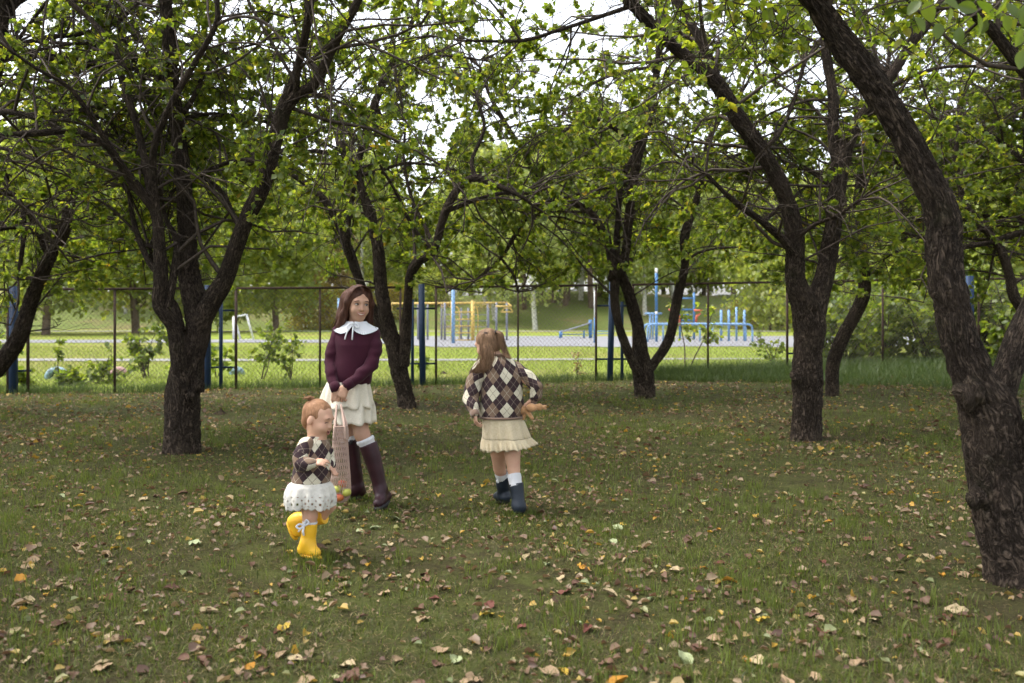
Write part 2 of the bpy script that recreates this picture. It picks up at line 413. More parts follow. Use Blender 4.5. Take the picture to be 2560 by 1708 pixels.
# people
M['skin'] = None
def skin(name, c, red):
    m, t, o = new_mat(name); v = coord(t, 'Object'); n = noise(t, v, 18, 4)
    p = pbsdf(t, o, mixc(t, ramp(t, n, [(0.4, (0, 0, 0)), (0.7, (0.7,) * 3)]), c, red), 0.5, bump(t, noise(t, v, 160, 2), 0.08, 0.002), 0.35)
    return m
M['skin'] = skin('skin_adult', (0.50, 0.30, 0.205), (0.47, 0.25, 0.17))
M['skin_child'] = skin('skin_child', (0.60, 0.36, 0.245), (0.58, 0.30, 0.21))
def cloth(name, c1, c2, scale=900, bstr=0.35, rough=0.9, sheen=0.25, stretch=(1, 1, 1)):
    m, t, o = new_mat(name); v = coord(t, 'Object', stretch); n = noise(t, v, scale * 0.25, 2); l = noise(t, v, 9, 4)
    c = ramp(t, math_(t, 'ADD', math_(t, 'MULTIPLY', n, 0.5), math_(t, 'MULTIPLY', l, 0.5)), [(0.3, c1), (0.7, c2)])
    pbsdf(t, o, c, rough, bump(t, math_(t, 'ADD', n, math_(t, 'MULTIPLY', l, 0.6)), bstr * 0.7, 0.003), 0.2, sheen); return m
M['maroon'] = cloth('maroon_knit', (0.032, 0.006, 0.014), (0.052, 0.010, 0.022), sheen=0.06)
M['white_cloth'] = cloth('white_cotton', (0.62, 0.64, 0.68), (0.74, 0.75, 0.78))
M['cream'] = cloth('cream_textured_cloth', (0.58, 0.53, 0.42), (0.78, 0.72, 0.60), 500, 0.7)
M['cream_linen'] = cloth('cream_linen', (0.50, 0.41, 0.26), (0.68, 0.58, 0.41), 400, 0.6)
M['crochet'] = cloth('white_crochet', (0.54, 0.51, 0.45), (0.74, 0.71, 0.64), 260, 0.9)
M['trim'] = cloth('taupe_rib', (0.16, 0.105, 0.075), (0.23, 0.155, 0.115))
M['sock'] = cloth('white_sock', (0.58, 0.58, 0.60), (0.74, 0.74, 0.76), 500, 0.5, stretch=(6, 6, 0.4))
M['plush'] = cloth('tan_plush', (0.38, 0.20, 0.09), (0.52, 0.30, 0.15), 700, 0.8)
M['cord'] = cloth('pinkish_cotton_cord', (0.38, 0.26, 0.21), (0.52, 0.37, 0.30), 900, 0.5)
M['boot_maroon'] = simple('maroon_leather', (0.026, 0.008, 0.012), (0.042, 0.013, 0.019), 14, 0.42, 0.25, 0.004, 0.35)
M['boot_blue'] = simple('dark_blue_rubber', (0.008, 0.013, 0.022), (0.018, 0.026, 0.040), 14, 0.45, 0.2, 0.003, 0.4)
M['boot_yellow'] = simple('yellow_rubber', (0.78, 0.43, 0.022), (0.86, 0.50, 0.035), 10, 0.42, 0.1, 0.002, 0.35)
M['sole'] = simple('black_sole', (0.012, 0.010, 0.012), (0.03, 0.026, 0.028), 20, 0.7)
def hairmat(name, dark, light, sc=1.0):
    m, t, o = new_mat(name); v = coord(t, 'Object', (1, 1, 0.05)); n = noise(t, v, 130 * sc, 3); l = noise(t, v, 28 * sc, 3)
    f = math_(t, 'ADD', math_(t, 'MULTIPLY', n, 0.55), math_(t, 'MULTIPLY', l, 0.45))
    pbsdf(t, o, ramp(t, f, [(0.34, dark), (0.66, light)]), 0.6, bump(t, n, 0.6, 0.006), 0.25); return m
M['hair_brown'] = hairmat('dark_auburn_hair', (0.035, 0.014, 0.009), (0.105, 0.045, 0.028))
M['hair_light'] = hairmat('light_brown_hair', (0.075, 0.040, 0.022), (0.33, 0.20, 0.115))
M['hair_ginger'] = hairmat('ginger_hair', (0.20, 0.095, 0.045), (0.40, 0.215, 0.115))
M['hair_tie'] = simple('dark_hair_tie', (0.02, 0.012, 0.01), (0.05, 0.03, 0.025), 30, 0.7)
M['eye_white'] = simple('eye_white', (0.62, 0.58, 0.55), None, 10, 0.2, 0.0)
M['iris'] = simple('dark_iris', (0.02, 0.013, 0.010), None, 10, 0.15, 0.0)
M['brow'] = simple('brow_hair', (0.05, 0.024, 0.015), (0.09, 0.045, 0.03), 90, 0.8)
M['brow_child'] = simple('child_brow_hair', (0.22, 0.12, 0.07), (0.28, 0.16, 0.10), 90, 0.8)
M['lip'] = simple('lips', (0.40, 0.15, 0.12), (0.46, 0.18, 0.14), 40, 0.4, 0.1)
M['mouth'] = simple('mouth_dark', (0.10, 0.025, 0.02), None, 20, 0.6, 0.0)
M['teeth'] = simple('teeth', (0.72, 0.68, 0.60), None, 20, 0.3, 0.0)
M['apple_red'] = simple('red_apple_skin', (0.42, 0.035, 0.03), (0.55, 0.22, 0.06), 12, 0.3, 0.05)
M['apple_green'] = simple('green_apple_skin', (0.34, 0.40, 0.06), (0.50, 0.45, 0.10), 12, 0.3, 0.05)

def argyle(name):
    """diamond knit: uv runs in diamond widths and heights"""
    m, t, o = new_mat(name)
    uv = coord(t, 'UV'); s = t.nodes.new('ShaderNodeSeparateXYZ'); t.links.new(uv, s.inputs[0])
    a = math_(t, 'ADD', s.outputs[0], s.outputs[1]); b = math_(t, 'SUBTRACT', s.outputs[0], s.outputs[1])
    fa = math_(t, 'FLOOR', a); fb = math_(t, 'FLOOR', b)
    par = math_(t, 'FLOORED_MODULO', math_(t, 'ADD', fa, fb), 2.0)       # 1 -> dark diamond
    alt = math_(t, 'FLOORED_MODULO', fa, 2.0)                            # cream or taupe
    c = mixc(t, alt, (0.76, 0.70, 0.54), (0.25, 0.170, 0.120))
    c = mixc(t, par, c, (0.058, 0.036, 0.040))
    la = math_(t, 'ABSOLUTE', math_(t, 'SUBTRACT', math_(t, 'FRACT', a), 0.5)); lb = math_(t, 'ABSOLUTE', math_(t, 'SUBTRACT', math_(t, 'FRACT', b), 0.5))
    line = math_(t, 'LESS_THAN', math_(t, 'MINIMUM', la, lb), 0.018)
    lc = mixc(t, par, mixc(t, alt, (0.22, 0.16, 0.12), (0.60, 0.54, 0.42)), (0.30, 0.24, 0.19))
    c = mixc(t, math_(t, 'MULTIPLY', line, 0.85), c, lc)
    ob = coord(t, 'Object'); n = noise(t, ob, 220, 2); l = noise(t, ob, 8, 4)
    c = mixc(t, math_(t, 'MULTIPLY', n, 0.35), c, (0.0, 0.0, 0.0))
    pbsdf(t, o, c, 0.95, bump(t, math_(t, 'ADD', n, l), 0.4, 0.004), 0.15, 0.05); return m
M['argyle'] = argyle('argyle_knit')
# ------------------------------------------------------------------ ground, paths, slope
def bumpy(x, y):
    return (0.010 * np.sin(2.1 * x + 1.3 * np.sin(1.7 * y)) + 0.008 * np.sin(3.7 * y + 2 * np.sin(1.1 * x + 1)) + 0.006 * np.sin(7.3 * x + 5.1 * y + 2 * np.sin(4 * y)))

def ghz(x, y):
    return gz(x, y) + bumpy(x, y) * (1 - sstep(16, 22, y)) * (1 - sstep(9, 14, np.abs(x)))

xs = np.concatenate([np.linspace(-300, -40, 13)[:-1], np.linspace(-40, -12, 15)[:-1], np.linspace(-12, 12, 151)[:-1], np.linspace(12, 40, 15)[:-1], np.linspace(40, 300, 13)])
ys = np.concatenate([np.linspace(-60, -5, 12)[:-1], np.linspace(-5, 20, 151)[:-1], np.linspace(20, 34, 29)[:-1], np.linspace(34, 120, 30)[:-1], np.linspace(120, 400, 12)])
X, Y = np.meshgrid(xs, ys); Z = ghz(X, Y)
nx, ny = len(xs), len(ys)
i, j = np.meshgrid(np.arange(ny - 1), np.arange(nx - 1), indexing='ij'); a = (i * nx + j).ravel()
GV = np.stack([X, Y, Z], -1).reshape(-1, 3)
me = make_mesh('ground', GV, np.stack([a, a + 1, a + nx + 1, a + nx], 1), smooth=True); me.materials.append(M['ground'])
ground = bpy.data.objects.new('ground', me); COL.objects.link(ground); tag(ground, kind='structure')

def sheet(name, pts, z, mat):
    """flat strip given as left and right edge points (x,y); sits z above the ground"""
    L, R = pts; V = []; n = len(L)
    for p, q in zip(L, R):
        for s in np.linspace(0, 1, 5):
            x = p[0] + (q[0] - p[0]) * s; y = p[1] + (q[1] - p[1]) * s
            V.append([x, y, float(gz(x, y)) + z])
    F = [[k * 5 + s, k * 5 + s + 1, (k + 1) * 5 + s + 1, (k + 1) * 5 + s] for k in range(n - 1) for s in range(4)]
    me = make_mesh(name, np.array(V), np.array(F)); me.materials.append(mat)
    o = bpy.data.objects.new(name, me); COL.objects.link(o); return tag(o, kind='structure')

def wavy(x, y0, amp=0.2): return [(float(v), float(y0 + amp * math.sin(v * 0.31) + 0.5 * amp * math.sin(v * 1.3 + 1))) for v in x]
xx = np.linspace(-70, 70, 71)
sheet('path', (wavy(xx, 27.4, 0.12), wavy(xx, 28.6, 0.15)), 0.02, M['path'])
xl = np.linspace(-90, -7, 45)
sheet('running_track', (wavy(xl, 44.6, 0.2), wavy(xl, 49.8, 0.2)), 0.02, M['asphalt_pale'])
xp = np.linspace(-7.2, 24, 40)
sheet('playground_paving', ([(v, 39.0 + 0.6 * math.sin(v * 0.9) + 0.35 * math.sin(2.7 * v) + 5.5 * float(1 - sstep(-8, -3, v))) for v in xp], [(v, 57.5 + 0.4 * math.sin(v * 0.8)) for v in xp]), 0.024, M['asphalt_pale'])
xf = np.linspace(-120, 120, 61)
sheet('far_path', (wavy(xf, 73.0, 0.2), wavy(xf, 76.0, 0.2)), 0.02, M['path'])

# grassy embankment behind the play area
def slope_z(x, y): return -0.3 + 4.0 * sstep(79, 104, y) + 0.25 * np.sin(x * 0.21) * sstep(82, 95, y) + 0.14 * np.sin(x * 0.9 + y * 0.7) * sstep(82, 90, y)
ex = np.linspace(-170, 170, 120); ey = np.concatenate([np.linspace(78, 108, 40), [130, 200, 340]])
X, Y = np.meshgrid(ex, ey); Zs = slope_z(X, Y); n = len(ex)
i, j = np.meshgrid(np.arange(len(ey) - 1), np.arange(n - 1), indexing='ij'); a = (i * n + j).ravel()
me = make_mesh('embankment', np.stack([X, Y, Zs], -1).reshape(-1, 3), np.stack([a, a + 1, a + n + 1, a + n], 1), smooth=True); me.materials.append(M['slope'])
o = bpy.data.objects.new('embankment', me); COL.objects.link(o); tag(o, kind='structure')

# ------------------------------------------------------------------ chain-link fence
FA, FB = at(35, 785, 16.6)[:2], at(1988, 785, 18.9)[:2]
fdir = (FB - FA) / np.linalg.norm(FB - FA); fn = np.array([-fdir[1], fdir[0]])
def fence_at(px):
    """point on the fence line seen at photo column px, and its ground height"""
    k = (px - CX) / FPX
    s = (k * FA[1] - FA[0]) / (fdir[0] - k * fdir[1])
    p = FA + fdir * s
    return p, float(gz(p[0], p[1]))
FH = 1.89
frt = FA + fdir * 6; 
fence = empty('chain_link_fence', (float(frt[0]), float(frt[1]), float(gz(frt[0], frt[1]))), 'rusty framed chain-link fence with blue square posts between orchard and lawn', 'fence')
f3 = np.array([fdir[0], fdir[1], 0]); n3 = np.array([fn[0], fn[1], 0])
panels = [(-410, -190, 20), (70, 287, 508), (590, 800, 1001), (1090, 1295, 1490), (1583, 1770, 1968), (2036, 2207, 2392), (2447, 2640, 2830)]
posts = [(36, 30, 0.11), (521, 25, 0.09), (1057, 24, 0.11), (1522, 26, 0.11), (1989, 26, 0.10), (2420, 24, 0.12)]
for (pa, pm, pb) in panels:
    A_, za = fence_at(pa); Mid, zm = fence_at(pm); B_, zb = fence_at(pb)
    A3 = np.array([*A_, za]); M3 = np.array([*Mid, zm]); B3 = np.array([*B_, zb])
    tA, tB = A3 + [0, 0, FH], B3 + [0, 0, FH]
    mb = MB()      # top rail
    mb.bar(tA - f3 * 0.022, tB + f3 * 0.022, 0.045, 0.045)
    rail = mb.build('panel_rail', M['rust'], fence)
    for q, w in ((A3, 0.042), (M3, 0.036), (B3, 0.042)):
        s = ((q - A3) @ f3) / ((B3 - A3) @ f3); top = tA[2] + (tB[2] - tA[2]) * s
        MB().bar([q[0], q[1], q[2] - 0.25], [q[0], q[1], top - 0.023], w, w).build('upright', M['rust'], fence)
    # netting: two families of slanting wires
    W = np.linalg.norm((B3 - A3)[:2]) - 0.05; H = FH - 0.08; P = []; R = []
    pitch = 0.085
    def pt(u, v, off):
        return A3 + f3 * (u + 0.025) + np.array([0, 0, 0.03 + (zb - za) * u / W + v]) + n3 * off
    for sgn in (1, -1):
        for c in np.arange(-H, W + H, pitch):
            u0, v0, u1, v1 = (c, 0, c + H, H) if sgn == 1 else (c + H, 0, c, H)
            lo, hi = 0.0, 1.0
            du = u1 - u0
            t0, t1 = sorted(((0 - u0) / du, (W - u0) / du)); lo, hi = max(lo, t0), min(hi, t1)
            if hi - lo < 0.02: continue
            pts = [pt(u0 + du * t_, H * t_, 0.004 * sgn + 0.012 * math.sin(u0 * 3 + 5 * t_)) for t_ in np.linspace(lo, hi, 3)]
            P.append(pts); R.append([0.0026] * 3)
    V, F = tubes_batch(np.array(P), np.array(R), 3)
    net = add('netting', V, F, M['wire'], fence)
for px, w_px, w in posts:
    p, z = fence_at(px); d = np.linalg.norm(p)
    q = p - fn * 0.06
    b = np.array([q[0], q[1], z])
    lean = {1522: 0.055, 1057: -0.03, 36: 0.01}.get(px, 0.0)
    top = b + [0, 0, FH + 0.06] + f3 * lean
    post = MB().bar(b - [0, 0, 0.3], top, w, w, up=(0, 1, 0)).build('post', M['blue_post'], fence)
    # stub rails that tie the post to the panels
    for hgt in (0.42, 1.48):
        ext = {36: (-0.24, 0.28), 521: (-0.1, 0.5), 1057: (-0.5, 0.26), 1522: (-0.24, 0.5), 1989: (-0.16, 0.34), 2420: (-0.2, 0.2)}[px]
        c = b + [0, 0, hgt] + n3 * 0.07
        MB().bar(c + f3 * ext[0], c + f3 * ext[1], 0.035, 0.035).build('tie_rail', M['blue_post'], fence)
for px, hh in ((553, 1.62), (1031, 1.66), (1554, 1.55)):
    p, z = fence_at(px); q = p - fn * 0.03
    MB().bar([q[0], q[1], z - 0.2], [q[0], q[1], z + hh], 0.055, 0.055).build('slim_post', M['blue_post'], fence)

# ------------------------------------------------------------------ playground
PG = 'playground equipment on the pale paving'
def pole(mb, px, py0, py1, Y, r, ns=8):
    p = at(px, py0, Y); q = at(px, py1, Y); mb.tube([p, q], r, ns); return mb
def gpole(mb, px, py1, Y, r, ns=8, dx=0.0):
    q = at(px, py1, Y); mb.tube([[q[0] + dx, Y, -0.05], q], r, ns); return mb

Yc = 48.5
cf = empty('climbing_frame', at(1120, 852, Yc) * [1, 1, 0], 'yellow monkey bars with ladder, hanging rings and grey posts', 'climbing frame')
for px in (1045, 1069, 1104, 1112, 1153, 1171, 1220, 1241, 1267):
    top = 757 if px not in (1153, 1171) else 770
    mb = MB(); yy = Yc + (1.0 if px in (1045, 1069, 1104, 1153, 1220) else -0.1)
    gpole(mb, px, top, yy, 0.07 if px == 1220 else 0.055); mb.build('grey_post', M['grey_paint'], cf)
for dy in (0.0, 1.0):
    mb = MB(); mb.tube([at(978, 759, Yc + dy), at(1268, 757, Yc + dy)], 0.05, 8); mb.build('top_bar', M['yellow_paint'], cf)
for px in np.arange(985, 1268, 15):
    MB().tube([at(px, 758, Yc), at(px, 758, Yc + 1.0)], 0.022, 6).build('rung', M['yellow_paint'], cf)
mb = MB(); mb.tube([at(978, 758, Yc), at(977, 800, Yc), [at(977, 800, Yc)[0], Yc, -0.05]], 0.05, 8); mb.build('end_post', M['yellow_paint'], cf)
for px, r in ((1130, 0.06), (1182, 0.095)):
    gpole(MB(), px, 752, Yc - 0.6, r).build('ladder_post', M['yellow_paint'], cf)
for py in (781, 799, 816, 833, 851):
    MB().tube([at(1130, py, Yc - 0.6), at(1182, py - 1, Yc - 0.6)], 0.035, 6).build('ladder_rung', M['yellow_paint'], cf)
for px in (1149, 1195):
    MB().tube([at(px - 9, 766, Yc - 0.3), at(px - 2, 772, Yc - 0.3), at(px, 790, Yc - 0.3), [at(px, 790, Yc)[0], Yc - 0.3, 0]], 0.03, 6).build('curved_bar', M['yellow_paint'], cf)
for py in (787, 802, 817, 836):
    MB().tube([at(1107, py, Yc + 1), at(1222, py, Yc + 1)], 0.025, 6).build('grey_rung', M['grey_paint'], cf)
for px in (1105, 1115, 1124, 1193, 1203, 1213, 1224):
    th = np.linspace(0, 2 * math.pi, 13); c = at(px, 764, Yc + 0.4)
    pts = np.stack([c[0] + 0.06 * np.cos(th), np.full(13, c[1]), c[2] + 0.11 * np.sin(th)], 1)
    MB().tube(pts, 0.018, 5, caps=False).build('ring', M['yellow_paint'], cf)
mb = MB(); mb.tube([at(1239, 766, Yc - 0.4), at(1279, 766, Yc - 0.4)], 0.045, 8); mb.tube([at(1268, 757, Yc), at(1279, 766, Yc - 0.4)], 0.04, 6); mb.build('side_bar', M['yellow_paint'], cf)
mb = MB(); mb.tube([at(1253, 780, Yc - 0.4), at(1260, 771, Yc - 0.4), at(1277, 771, Yc - 0.4), at(1282, 780, Yc - 0.4)], 0.035, 6); mb.build('hanger', M['yellow_paint'], cf)
mb = MB(); mb.tube([at(1252, 780, Yc - 0.4), at(1282, 780, Yc - 0.4)], 0.045, 6); mb.build('hanger_bar', M['yellow_paint'], cf)

o = gpole(MB(), 1133, 722, 43.5, 0.085).build('pole', M['blue_pale'], empty('net_pole', at(1133, 785, 43.5) * [1, 1, 0], 'pale blue pole beside the yellow ladder', 'pole'))
Yp = 44.5
np1 = empty('net_pole', at(1487, 785, Yp) * [1, 1, 0], 'slim volleyball pole, white upper half, bright blue lower half', 'pole')
MB().tube([at(1486, 858, Yp) * [1, 1, 0] - [0, 0, .05], at(1487, 794, Yp)], 0.045, 8).build('lower_section', M['blue_bright'], np1)
MB().tube([at(1487, 794, Yp), at(1487, 728, Yp)], 0.045, 8).build('upper_section', M['white_paint'], np1)
Yq = 46.0
np2 = empty('net_pole', at(1641, 785, Yq) * [1, 1, 0], 'tall bright blue volleyball pole with white band and white tip', 'pole')
for nm, y0, y1, mt in (('lower_section', None, 786, 'blue_bright'), ('band', 786, 779, 'white_paint'), ('upper_section', 779, 683, 'blue_bright'), ('tip', 683, 671, 'white_paint')):
    p = at(1641, 860, Yq) * [1, 1, 0] - [0, 0, .05] if y0 is None else at(1641, y0, Yq)
    MB().tube([p, at(1641, y1, Yq)], 0.07, 8).build(nm, M[mt], np2)
# slanting blue bench
Yb = 53.0
sb = empty('sit_up_bench', at(1440, 842, Yb) * [1, 1, 0], 'slanting grey board on a low blue frame, sit-up bench', 'bench')
MB().bar(at(1404, 830, Yb - .3), at(1477, 807, Yb - .3), 0.06, 0.5, up=(0, 1, 0)).build('board', M['grey_paint'], sb)
for px, py in ((1400, 829), (1404, 826), (1460, 826), (1476, 800)):
    gpole(MB(), px, py, Yb + (0.3 if px == 1404 else -0.3), 0.05 if px != 1476 else 0.10).build('leg', M['blue_bright'], sb)
MB().tube([at(1400, 836, Yb - .3), at(1470, 836, Yb - .3)], 0.03, 6).build('lower_bar', M['blue_pale'], sb)
MB().tube([at(1480, 828, Yb), at(1520, 828, Yb)], 0.03, 6).build('upper_bar', M['blue_pale'], sb)
MB().tube([at(1480, 834, Yb), at(1520, 834, Yb)], 0.03, 6).build('upper_bar', M['blue_pale'], sb)
# parallel bars
Yb = 45.5
for rail_dy, lab in ((0.0, 'long low blue parallel bar with rounded ends'),):
    pb = empty('parallel_bars', at(1750, 850, Yb) * [1, 1, 0], 'long low blue parallel bars with rounded ends', 'exercise bars')
    for dy in (0.0, 1.3):
        x0 = at(1619, 850, Yb)[0]; x1 = at(1881, 850, Yb)[0]; zt = at(0, 811, Yb)[2]
        pts = catmull([[x0, Yb + dy, -0.05], [x0, Yb + dy, zt - .22], [x0 + .06, Yb + dy, zt - .06], [x0 + .2, Yb + dy, zt], [x1 - .2, Yb + dy, zt], [x1 - .06, Yb + dy, zt - .06], [x1, Yb + dy, zt - .22], [x1, Yb + dy, -0.05]], 0.4)
        MB().tube(pts, 0.05, 8).build('rail', M['blue_pale'], pb)
    for px in (1658, 1750, 1766, 1781):
        gpole(MB(), px, 812, Yb + random.choice([0, 1.3]), 0.045).build('support', M['blue_pale'], pb)
for px, w in ((1803, .065), (1822, .065), (1841, .055), (1861, .065)):
    gpole(MB(), px, 775 if px != 1841 else 768, Yb + 1.9, w).build('post', M['blue_pale'], empty('vault_post', at(px, 785, Yb + 1.9) * [1, 1, 0], {1803: 'blue post behind the bars, nearest the blue ladder', 1822: 'blue post behind the bars, second from the blue ladder', 1841: 'slightly taller blue post behind the bars', 1861: 'blue post behind the bars, nearest their rounded end'}[px], 'post', 'thick blue posts behind the bars'))
bl = empty('blue_ladder', at(1720, 785, 50) * [1, 1, 0], 'blue climbing ladder with red crossbars behind the bars', 'climbing frame')
for px in (1700, 1735): gpole(MB(), px, 732, 50, 0.06).build('post', M['blue_bright'], bl)
for px in (1625, 1632): gpole(MB(), px, 783, 50, 0.05).build('post', M['blue_pale'], bl)
MB().tube([at(1612, 784, 50), at(1655, 784, 50)], 0.06, 6).build('top_bar', M['blue_pale'], bl)
for py in (746, 774, 787, 801): MB().tube([at(1700, py, 50), at(1737, py, 50)], 0.05, 6).build('rung', M['blue_bright'], bl)
MB().tube([at(1735, 776, 49.6), at(1762, 777, 49.6), at(1742, 790, 49.6), at(1740, 805, 49.6)], 0.07, 6).build('red_arm', M['red_paint'], bl)
MB().tube([at(1672, 773, 49.6), at(1700, 790, 49.6), at(1698, 815, 49.6)], 0.06, 6).build('red_arm', M['red_paint'], bl)

# small goal on the lawn to the left
Yg = 50.0
gl = empty('small_goal', at(600, 850, Yg) * [1, 1, 0], 'small white metal goal frame standing on the lawn', 'goal')
def seg(px0, py0, px1, py1, Y0, Y1, nm, r=0.055):
    MB().tube([at(px0, py0, Y0), at(px1, py1, Y1)], r, 8).build(nm, M['white_paint'], gl)
seg(585, 848, 585, 793, Yg, Yg, 'front_post', 0.085); seg(550, 854, 550, 816, Yg - 2, Yg - 2, 'front_post')
seg(602, 852, 588, 800, Yg, Yg, 'stay', 0.06); seg(634, 849, 616, 786, Yg + 1, Yg + 1, 'stay', 0.06)
seg(550, 854, 634, 849, Yg - 2, Yg + 1, 'ground_bar', 0.05); seg(585, 793, 616, 787, Yg, Yg + 1, 'top_bar', 0.05)
gpole(MB(), 847, 746, 50, 0.07).build('pole', M['blue_pale'], empty('net_pole', at(847, 785, 50) * [1, 1, 0], 'pale blue pole on the lawn beyond the chain-link fence near yellow shrub', 'pole'))

# half-buried painted tyres
def tyre(px, py, wpx, mat, label):
    p = gp(px, py); R = wpx * p[1] / FPX / 2; r = 0.085
    root = empty('painted_tyre', (p[0], p[1], p[2]), label, 'tyre', 'half-buried painted tyres')
    th = np.linspace(-0.15, math.pi + 0.15, 19); V, F, uv = tube(np.stack([p[0] + (R - r) * np.cos(th), np.full(19, p[1]), p[2] + (R - r) * np.sin(th)], 1), r, 10)
    V[:, 1] = p[1] + (V[:, 1] - p[1]) * 1.2
    add('tread', V, F, mat, root, uv=uv, smooth=True)
    V2, F2, _ = tube(np.stack([p[0] + (R - 1.75 * r) * np.cos(th), np.full(19, p[1]), p[2] + (R - 1.75 * r) * np.sin(th)], 1), 0.03, 6)
    add('bead', V2, F2, M['tyre_rubber'], root, smooth=True)
tyre(142, 947, 62, M['tyre_blue'], 'half-buried pale blue tyre behind weeds near the leaning trunk')
tyre(297, 938, 44, M['tyre_pink'], 'half-buried pink tyre beyond the fence upright')
tyre(592, 936, 40, M['tyre_blue'], 'half-buried pale blue tyre beside the fence panel end')

# green railings on top of the bank
def railing(px0, px1, Y, py_top, py_bot, mat, label, step=0.28, name='picket_railing', rmat=None):
    a, b = at(px0, py_bot, Y), at(px1, py_bot, Y); h = (py_bot - py_top) * Y / FPX
    z0 = float(slope_z(a[0], Y)) - 0.1
    root = empty(name, ((a[0] + b[0]) / 2, Y, z0), label, 'railing')
    ztop = at(0, py_top, Y)[2]
    xs_ = np.arange(a[0], b[0], step)
    P = np.array([[[x, Y, z0], [x, Y, ztop]] for x in xs_]); V, F = tubes_batch(P, np.full((len(xs_), 2), 0.05), 4)
    add('picket_row', V, F, mat, root, kind='stuff')
    for zz in (z0 + 0.35, ztop - 0.25): MB().bar([a[0], Y - 0.07, zz], [b[0], Y - 0.07, zz], 0.06, 0.06).build('rail', mat, root)
railing(1330, 1440, 106, 724, 785, M['green_paint'], 'short run of green metal picket railing among the pine trunks', 0.22)
railing(640, 830, 106, 722, 785, M['green_paint'], 'dark green metal picket railing behind the leaning birch', 0.22)
railing(1790, 2230, 110, 735, 783, M['white_paint'], 'white picket railing on the bank in front of the pale building', 0.24)

# pale buildings far behind the trees
def building(px0, px1, py_top, Y, depth, mat, label, rows=2, cols=8):
    a, b = at(px0, 0, Y)[0], at(px1, 0, Y)[0]; zt = at(0, py_top, Y)[2]; z0 = 2.5
    root = empty('building', ((a + b) / 2, Y, z0), label, 'building')
    mb = MB(); mb.box([a, Y, z0], [b, Y + depth, zt]); mb.build('wall', mat, root)
    mb = MB(); mb.box([a - .4, Y - .4, zt + .003], [b + .4, Y + depth + .4, zt + .5]); mb.build('roof', M['roof'], root)
    hgt = (zt - z0) / rows
    for r in range(rows):
        for c in range(cols):
            x = a + (c + 0.5) * (b - a) / cols; z = z0 + (r + 0.3) * hgt; w = (b - a) / cols * 0.26
            f = MB().box([x - w, Y - 0.08, z], [x + w, Y - 0.003, z + hgt * 0.5]).build('window', M['white_paint'], root)
            MB().box([x - w * .82, Y - 0.1, z + .12], [x + w * .82, Y - 0.083, z + hgt * 0.5 - .12]).build('pane', M['glass'], f)
building(1880, 2420, 640, 150, 14, M['wall_white'], 'long pale two-storey building behind the right-hand trees', 2, 12)
# ------------------------------------------------------------------ trees
def leaf_mesh(P, D, Nn, L, W, fold=0.25):
    """P base points, D direction, Nn normal-ish, L length, W half width -> folded oval leaves"""
    D = unit(D); S = unit(np.cross(D, Nn)); U = np.cross(S, D)
    L = L[:, None]; W = W[:, None]
    def pt(l, w, u): return P + D * L * l + S * W * w + U * (L * u)
    b = pt(0, 0, 0); tip = pt(1, 0, -0.10)
    l1 = pt(0.28, 0.92, fold * .35); l2 = pt(0.68, 0.78, fold * .25)
    r1 = pt(0.28, -0.92, fold * .35); r2 = pt(0.68, -0.78, fold * .25)
    V = np.stack([b, l1, l2, tip, r2, r1], 1).reshape(-1, 3)
    k = np.arange(len(P)) * 6
    F = np.concatenate([np.stack([k, k + 1, k + 2, k + 3], 1), np.stack([k, k + 3, k + 4, k + 5], 1)])
    return V, F

def leaf_kite(P, D, Nn, L, W, fold=0.25):
    D = unit(D); S = unit(np.cross(D, Nn)); U = np.cross(S, D); L = L[:, None]; W = W[:, None]
    V = np.stack([P, P + D * L * .42 + S * W * 1.1 + U * L * fold * .35, P + D * L - U * L * .1, P + D * L * .42 - S * W * 1.1 + U * L * fold * .35], 1).reshape(-1, 3)
    k = np.arange(len(P)) * 4
    return V, np.concatenate([np.stack([k, k + 1, k + 2], 1), np.stack([k, k + 2, k + 3], 1)])

def grow(P0, D0, L, n, wander, droop, zmin=None, up=0.0):
    """grow m branches of n points at once"""
    m = len(P0); P = np.zeros((m, n, 3)); P[:, 0] = P0; D = unit(D0.copy())
    st = (L / (n - 1))[:, None]
    if zmin is not None: zm = zmin + rng.exponential(0.55, m) - 0.15
    for k in range(1, n):
        D = D + rng.normal(0, wander, (m, 3))
        D[:, 2] += -droop * k / n + up
        if zmin is not None:
            low = P[:, k - 1, 2] < zm
            D[:, 2] = np.where(low, np.maximum(D[:, 2], 0.0) + 0.12, D[:, 2])
        D = unit(D); P[:, k] = P[:, k - 1] + D * st
    return P

def pick(P, k, lo=0.15, hi=1.0):
    """k points per polyline: position, tangent"""
    m, n, _ = P.shape
    t = (rng.uniform(lo, hi, (m, k)) * (n - 1)).clip(0, n - 1.001)
    i = t.astype(int); f = (t - i)[..., None]; r = np.arange(m)[:, None]
    p = P[r, i] * (1 - f) + P[r, i + 1] * f
    return p.reshape(-1, 3), unit(P[r, i + 1] - P[r, i]).reshape(-1, 3), (t / (n - 1)).ravel()

def vnoise(u, v, seed, per=None):
    r_ = np.random.default_rng(seed); T = r_.uniform(0, 1, (256, 256)); i = np.floor(u).astype(int); j = np.floor(v).astype(int); f = u - i; g = v - j; f = f * f * (3 - 2 * f); g = g * g * (3 - 2 * g)
    a, b = (i % per if per else i) % 256, ((i + 1) % per if per else i + 1) % 256
    return (T[a, j % 256] * (1 - f) + T[b, j % 256] * f) * (1 - g) + (T[a, (j + 1) % 256] * (1 - f) + T[b, (j + 1) % 256] * f) * g

